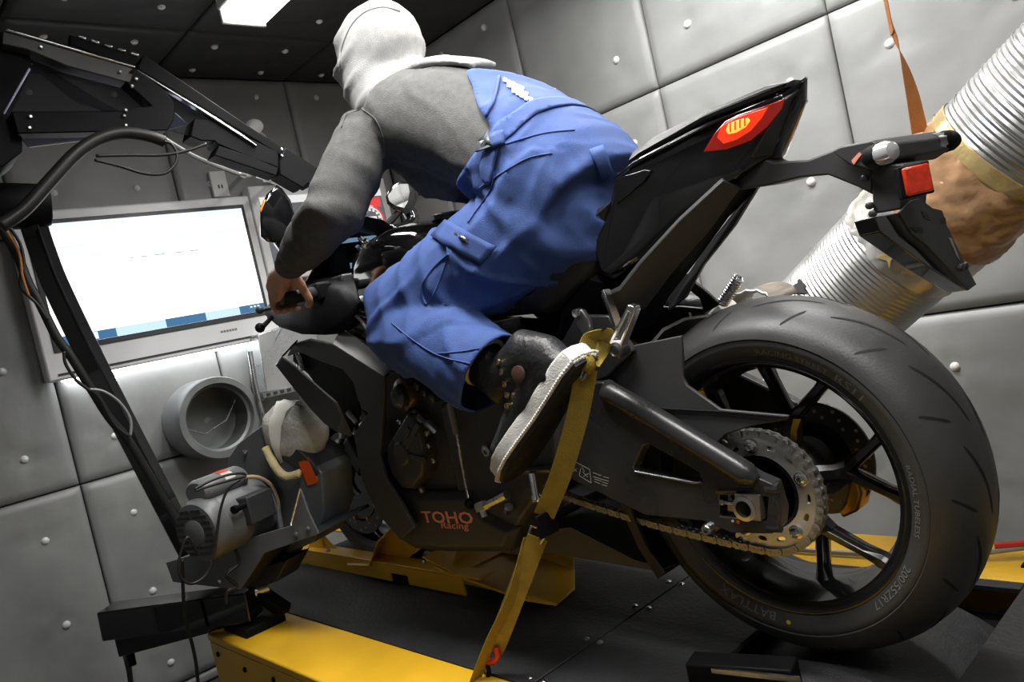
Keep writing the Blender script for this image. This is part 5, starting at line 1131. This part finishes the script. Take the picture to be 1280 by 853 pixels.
limb(mb, [(.80, .03, 1.24), (.83, .04, 1.31), (.855, .048, 1.385)], [.062, .055, .056])
mb.ball(HEAD, .092, 18, (1.02, .84, 1.15)); mb.ball(HEAD+Vector((.055, .004, -.055)), .055, 12, (1, .85, 1))
mb.ball(HEAD+Vector((.105, .008, -.018)), .017, 8, (1.1, .8, 1.6))
for s in (-1, 1): mb.ball(HEAD+Vector((.0, s*.078, -.005)), .026, 8, (.8, .4, 1.3))
for sh, el, wr in ((SHL, ELL, WRL), (SHR, ELR, WRR)):
    limb(mb, [sh.lerp(Vector((.78, .03, 1.2)), .3), sh, sh.lerp(el, .5), el, el.lerp(wr, .3), wr], [.055, .055, .046, .040, .042, .027])
hand(mb, WRL, 1); hand(mb, WRR, -1)
for hi, kn, an in ((HIL, KNL, ANL), (HIR, KNR, ANR)):
    limb(mb, [hi, hi.lerp(kn, .5), kn, kn.lerp(an, .3), an], [.075, .068, .052, .048, .034])
    limb(mb, [an, an+Vector((-.03, 0, -.03)), an+Vector((.0, 0, -.075)), an+Vector((.028, 0, -.125))], [.03, (.026, .026), (.028, .022), (.026, .012)])
body = blob('body', mb, .0055, 4, M['skin'], rider)
# face under the hood
for s in (-1, 1): MB().ball(HEAD+Vector((.085, s*.032+.004, .006)), .011, 8).build('eye', M['white'], body, True)
MB().ball(HEAD+Vector((.100, .006, -.062)), .014, 8, (.5, 1.6, .4)).build('mouth', mat('lip', (.35, .13, .1), .5), body, True)
# hoodie: torso and sleeves
mb = MB(); torso(mb, .012, 1, 7)
def sleeve(mb, sh, el, wr):
    limb(mb, [sh.lerp(Vector((.76, .03, 1.2)), .45), sh, sh.lerp(el, .5), el, el.lerp(wr, .35), el.lerp(wr, .66), el.lerp(wr, .86)], [(.070, .070), (.074, .080), (.073, .075), (.068, .066), (.062, .060), (.054, .051), (.040, .036)], 20)
sleeve(mb, SHL, ELL, WRL); sleeve(mb, SHR, ELR, WRR)
limb(mb, [(.60, .05, 1.02), (.70, .05, 1.07), (.78, .05, 1.15)], [(.10, .05), (.13, .06), (.12, .06)])
def d_hoodie(c):
    r = .0025*noise.noise(c*9)
    for sh, el, wr in ((SHL, ELL, WRL), (SHR, ELR, WRR)):
        for p, q in ((sh, el), (el, wr)):
            d = (q-p); t = max(0, min(1, (c-p).dot(d)/d.length_squared)); dist = (c-p-d*t).length
            if dist < .10:
                near = math.exp(-((c-el).length/.10)**2)+math.exp(-((c-wr).length/.09)**2)
                r += (.004+.012*near)*noise.noise(Vector((c.dot(d.normalized())*26+p.x*7, c.y*8, c.z*8)))
                return r
    e = math.exp(-((c-Vector((.80, .15, 1.10))).length/.16)**2)
    r += fold(c, (.8, .15, .62), 3.0, 15, .006*(.35+e), 4)
    return r
hood_ie = blob('hoodie', mb, .009, 6, M['hoodie'], rider, d_hoodie)
# ribbed cuffs
for wr, el in ((WRL, ELL), (WRR, ELR)):
    d = (wr-el).normalized(); mbc = MB()
    limb(mbc, [wr-d*.085, wr-d*.07, wr-d*.040, wr-d*.030], [(.046, .042), (.043, .039), (.040, .035), (.037, .032)], 40)
    mbc.build('cuff', M['hoodie'], rider, True)
# hood
mb = MB()
mb.ball(HEAD, .114, 20, (1.03, .92, 1.12)); mb.ball(HEAD+Vector((-.03, .0, .012)), .106, 18, (1, .92, 1.05)); mb.ball(HEAD+Vector((.03, .0, .07)), .062, 14, (1.3, .8, .9))
limb(mb, [HEAD+Vector((.02, 0, .0)), HEAD+Vector((.0, .0, -.09)), Vector((.815, .035, 1.275)), Vector((.79, .03, 1.245))], [(.108, .11), (.102, .11), (.125, .115), (.14, .10)], 24)
limb(mb, curve([(.80, .16, 1.255), (.735, .13, 1.295), (.675, .06, 1.315), (.665, -.03, 1.322), (.72, -.12, 1.30), (.80, -.14, 1.27)], 4), [(.030, .022)]*21, 12)
limb(mb, [(.83, .03, 1.33), (.74, .03, 1.318), (.655, .03, 1.312), (.585, .02, 1.298), (.545, .01, 1.28)], [(.10, .06), (.11, .045), (.10, .026), (.085, .015), (.06, .011)], 20)
def d_hood(c):
    z = (c.z-1.25)*30+(c.x-.86)*11
    q = math.sin(z*2.6+5*noise.noise(c*4.5)); return .0125*(max(0, q)**2-.3)*max(.12, .6+1.1*noise.noise(c*5+Vector((3, 1, 2))))+.003*noise.noise(c*12)
def hood_cut(c):
    d = (c-(HEAD+Vector((.0, 0, -.02)))); return d.x > .072 and d.length > .06 and abs(d.y) < .085 and -.115 < d.z < .09
blob('hood', mb, .010, 5, M['hood'], rider, d_hood, hood_cut, .004)
# overalls
mb = MB(); torso(mb, .022, 0, 6)
limb(mb, [(.235, .03, .90), (.30, .03, .88), (.36, .03, .87)], [(.11, .09), (.16, .12), (.16, .11)], 22)
for hi, kn, an, s in ((HIL, KNL, ANL, 1), (HIR, KNR, ANR, -1)):
    limb(mb, [hi+Vector((-.06, -s*.0, .02)), hi, hi.lerp(kn, .35), hi.lerp(kn, .7), kn, kn+Vector((-.02, 0, -.02)), kn.lerp(an, .35), kn.lerp(an, .7), an, an+(an-kn)*.15], [(.10, .11), (.115, .125), (.108, .118), (.098, .104), (.088, .092), (.088, .09), (.086, .094), (.084, .095), (.080, .094), (.078, .092)], 22)
TN, TA = Vector((-.54, 0, .84)), Vector((.84, 0, .54))
def over_cut(c):
    s = c.dot(TA); n = c.dot(TN)
    lim = 9 if n < .45 else (1.05+(n-.48)*-.78 if n < .62 else (.94-.5*(n-.62) if n < .70 else .90+min(2.7*(n-.70), .22)))
    if s > lim: return True
    for kn, an in ((KNL, ANL), (KNR, ANR)):
        d = (an-kn).normalized()
        if (c-an).dot(d) > -.035+.3*(c.z-an.z) and (c-an).length < .2 and (c.y > 0) == (an.y > 0) and c.z < .72: return True
    return False
def d_over(c):
    r = .002*noise.noise(c*10)
    for hi, kn, an in ((HIL, KNL, ANL), (HIR, KNR, ANR)):
        e = math.exp(-((c-kn-Vector((-.06, 0, -.0))).length/.11)**2); h = math.exp(-((c-hi-Vector((.07, 0, .05))).length/.15)**2)
        r += fold(c, (kn-hi)+Vector((0, 0, -.2)), 4, 13, .013*e, 2)+fold(c, Vector((-.2, 1, .5)), 3, 12, .015*h, 7)
        a = math.exp(-((c-an).length/.12)**2); r += .011*a*noise.noise(Vector((c.dot((an-kn).normalized())*30, c.y*9, c.z*9)))
        d = kn-hi; t = max(0, min(1, (c-hi).dot(d)/d.length_squared))
        if (c-hi-d*t).length < .17: r += fold(c, d+Vector((0, .1, -.15)), 2.5, 9, .006, 5)
    return r+fold(c, (.5, .2, .8), 2.5, 11, .007, 1)
ov = blob('overalls', mb, .0085, 6, M['blue'], rider, d_over, over_cut, .004)
# details laid on the cloth: project points of the picture's near side onto the cloth with a ray cast
from mathutils.bvhtree import BVHTree
def bvh(o):
    return BVHTree.FromPolygons([v.co.copy() for v in o.data.vertices], [tuple(p.vertices) for p in o.data.polygons])
BV = {'o': bvh(ov), 'h': bvh(hood_ie)}
def on(px_, py_, k='o', lift=.004):
    d = (RT*((px_-640)/FPX)-UP*((py_-426.5)/FPX)+_f).normalized(); hit = BV[k].ray_cast(C0, d)
    if hit[0] is None: return None
    n = hit[1]; n = -n if n.dot(d) > 0 else n
    return hit[0]+n*lift
def cloth_patch(name, quad, nu, nv, m, par, k='o', lift=.005, th=.004):
    """quad: 4 picture corners (tl, tr, br, bl); a grid following the cloth"""
    g = []
    for j in range(nv+1):
        row = []
        for i in range(nu+1):
            a = Vector(quad[0]).lerp(Vector(quad[1]), i/nu); b = Vector(quad[3]).lerp(Vector(quad[2]), i/nu); p = a.lerp(b, j/nv); row.append(on(p.x, p.y, k, lift))
        g.append(row)
    flat = [q for r in g for q in r]; ok = [q for q in flat if q is not None]
    if len(ok) < 4: return None
    for i, q in enumerate(flat):
        if q is None: flat[i] = min(ok, key=lambda w_: abs(ok.index(w_)-i)).copy()
    w_ = nu+1; f = [(j*w_+i, j*w_+i+1, (j+1)*w_+i+1, (j+1)*w_+i) for j in range(nv) for i in range(nu)]
    o = obj(name, flat, f, m, par, True); q = o.modifiers.new('t', 'SOLIDIFY'); q.thickness = th; q.offset = 0; return o
def seam(name, pl, r=.0016, m='seam', k='o', lift=.001, par=None):
    P = [on(x, y, k, lift) for x, y in [tuple(q)[:2] for q in curve([Vector((x, y, 0)) for x, y in pl], 6)]]; P = [p for p in P if p is not None]
    if len(P) > 2: return MB().tube(P, r, 6).build(name, M[m], par or ov, True)
cloth_patch('side_tab', [(603, 171), (628, 166), (632, 182), (611, 188)], 4, 3, M['blue'], ov, lift=.008)
cloth_patch('side_buckle', [(590, 168), (612, 158), (620, 182), (599, 191)], 3, 3, mat('dark_grey_buckle', (.06, .07, .08), .35), ov, lift=.010, th=.006)
cloth_patch('pocket_flap', [(559, 277), (623, 309), (602, 331), (541, 297)], 8, 4, M['blue'], ov, lift=.006)
cloth_patch('flap_tab', [(573, 294), (588, 300), (586, 304), (571, 297)], 2, 1, M['steel'], ov, lift=.011, th=.001)
cloth_patch('back_pocket', [(735, 190), (752, 184), (764, 215), (752, 226)], 4, 4, M['blue'], ov, lift=.006)
def band(name, test, lift, m, par):
    bm = bmesh.new(); bm.from_mesh(ov.data); bm.normal_update(); bmesh.ops.delete(bm, geom=[f for f in bm.faces if not test(f.calc_center_median())], context='FACES')
    bnd = [(v, [e.other_vert(v) for e in v.link_edges if e.is_boundary]) for v in bm.verts if v.is_boundary]; bnd = [(v, n_) for v, n_ in bnd if len(n_) == 2]
    left = set(bm.verts); best = set()
    while left:
        st_ = [left.pop()]; comp = set(st_)
        while st_:
            for e in st_.pop().link_edges:
                for q in e.verts:
                    if q in left: left.discard(q); comp.add(q); st_.append(q)
        if len(comp) > len(best): best = comp
    bmesh.ops.delete(bm, geom=[v for v in bm.verts if v not in best], context='VERTS'); bnd = [b for b in bnd if b[0].is_valid and all(q.is_valid for q in b[1])]
    for v in bm.verts: v.co += v.normal*lift
    for _ in range(12):
        new = [(v, v.co*.4+(n_[0].co+n_[1].co)*.3) for v, n_ in bnd]
        for v, c in new: v.co = c
    me = bpy.data.meshes.new(name); bm.to_mesh(me); bm.free(); o = link(name, me, m, par, True)
    q = o.modifiers.new('t', 'SOLIDIFY'); q.thickness = .005; q.offset = 0; return o
band('waistband', lambda c: .850 < c.dot(TA) < .892 and c.dot(TN) > .60, .003, M['blue'], ov)
seam('pocket_slash', [(561, 318), (542, 335), (530, 352), (528, 368), (533, 381)], .003)
seam('pocket_seam', [(561, 318), (552, 345), (541, 370), (533, 381)], .0015)
seam('outer_seam', [(610, 190), (618, 215), (612, 240), (596, 262), (585, 278)], .0018)
seam('hip_seam', [(690, 192), (660, 198), (630, 215), (600, 235)], .0018)
seam('knee_seam', [(490, 404), (520, 428), (550, 445), (588, 455)], .0016)
seam('knee_seam', [(548, 442), (575, 440), (600, 436)], .0016)
seam('cuff_seam', [(628, 425), (620, 440), (605, 465), (597, 500), (592, 515)], .0018)
seam('hem_seam', [(634, 432), (628, 450), (612, 480), (604, 505)], .0016)
seam('waist_seam', [(612, 188), (640, 178), (680, 167), (718, 163)], .002)
seam('armhole_binding', [(624, 97), (618, 125), (606, 150), (602, 168)], .004, 'blue', lift=.003)
for i, (u0, v0, n_) in enumerate(((629, 99, 5), (634, 106, 5), (640, 113, 5), (650, 119, 2))):   # white print on the back
    for k in range(n_):
        u, v = u0+5.4*k, v0+2.6*k+(k % 2)*.6
        cloth_patch('back_print', [(u, v), (u+4.6, v+1.8), (u+4.2, v+6.2), (u-.4, v+4.6)], 1, 1, M['white'], ov, lift=.004, th=.001)
# shoulder strap of the overalls running up under the hood
st = [on(622, 97, 'o', .004), on(612, 84, 'h', .01), on(600, 79, 'h', .01), on(585, 77, 'h', .008), on(568, 77, 'h', .006)]
st = [p for p in st if p is not None]
if len(st) > 2: ribbon(curve(st, 4), .04, (0, 1, 0), .004).build('shoulder_strap', M['blue'], ov, 40)
seam('armhole_seam', [(427, 160), (440, 130), (455, 138), (470, 150), (480, 175), (478, 200)], .0015, 'hoodie', 'h')
BV['d'] = bvh(bpy.data.objects['hood'])
seam('hood_seam', [(500, 14), (478, 9), (455, 16), (438, 34), (427, 62), (424, 90)], .002, 'hood', 'd', par=bpy.data.objects['hood'])
# boots with white sole
def boot(an, y, name):
    t = empty(name, an); t.parent = rider; t.matrix_parent_inverse = parent_inv(rider)
    H, T = Vector((.212, y, .598)), Vector((.463, y+.004, .400)); L = (T-H).normalized(); N = Vector((-L.z, 0, L.x)); N = N if N.z > 0 else -N; W = Vector((0, 1, 0)); ln = (T-H).length
    F = lambda s, w_, h: H+L*(s*ln)+W*w_+N*h
    wd = ((-.055, .012), (-.03, .03), (.05, .037), (.2, .036), (.42, .036), (.62, .044), (.78, .047), (.9, .042), (.98, .028), (1.02, .010))
    def outline(g, h): return [F(s+(g*.5 if s > .9 else (-g*.5 if s < 0 else 0)), w_+g*.03, h) for s, w_ in wd]+[F(s+(g*.5 if s > .9 else (-g*.5 if s < 0 else 0)), -w_-g*.03, h) for s, w_ in wd[::-1]]
    MB().loft([outline(.06, -.004), outline(.07, .004), outline(.07, .028), outline(.0, .032)]).build('midsole', M['sole'], t, 50, bev=.002)
    MB().loft([outline(.02, -.012), outline(.05, -.010), outline(.05, -.003)]).build('outsole', M['outsole'], t, 50)
    rb = MB()
    o_ = outline(.10, .001)
    for i in range(len(o_)):
        a, b = o_[i], o_[(i+1) % len(o_)]; n = max(1, int((b-a).length/.0062))
        for k in range(n): rb.ball(a.lerp(b, k/n), .0034, 6)
    r_ = rb.build('sole_ribbing', M['sole'], t, True); r_['kind'] = 'stuff'
    mb = MB()
    limb(mb, [F(.14, 0, .015), F(.16, 0, .06), F(.24, 0, .10), an+Vector((.01, 0, .0)), an+Vector((.045, 0, .045))], [(.040, .05), (.040, .055), (.041, .056), (.042, .052), (.044, .052)], 20)
    limb(mb, [F(.05, 0, .03), F(.3, 0, .045), F(.5, 0, .045), F(.7, 0, .033), F(.88, 0, .025), F(.96, 0, .018)], [(.036, .032), (.038, .05), (.040, .05), (.044, .044), (.042, .036), (.026, .024)], 20)
    up = blob('boot_upper', mb, .007, 4, M['leather'], t, lambda c: .003*noise.noise(c*22)+.002*noise.noise(Vector((c.x*10, c.y*10, c.z*50))))
    s = 1 if y > 0 else -1
    for u, h in ((.46, .075), (.52, .063), (.42, .092), (.38, .112), (.35, .13)):
        MB().lathe([(.0065, -.002), (.0065, .002), (.003, .003), (.0025, .001), (0, .001)], F(u, s*.038, h), (0, s, 0), 10).build('eyelet', M['eyelet'], t)
    MB().lathe([(.016, -.003), (.016, .002), (.013, .003), (0, .003)], F(.27, s*.043, .075), (0, s, .1), 20).build('round_patch', mat('brown_ankle_patch', (.07, .035, .028), .5), t)
    cl = [an+Vector((.045, 0, .045))+Vector((0, math.cos(a)*.046, 0))+Vector((-.68, 0, .73))*math.sin(a)*.054 for a in [2*math.pi*i/20 for i in range(20)]]
    MB().tube(cl, .005, 8, closed=True).build('boot_collar', mat('cream_lining', (.55, .5, .42), .8), t, True)
boot(ANL, .272, 'left_boot'); boot(ANR+Vector((-.01, 0, -.015)), -.23, 'right_boot')
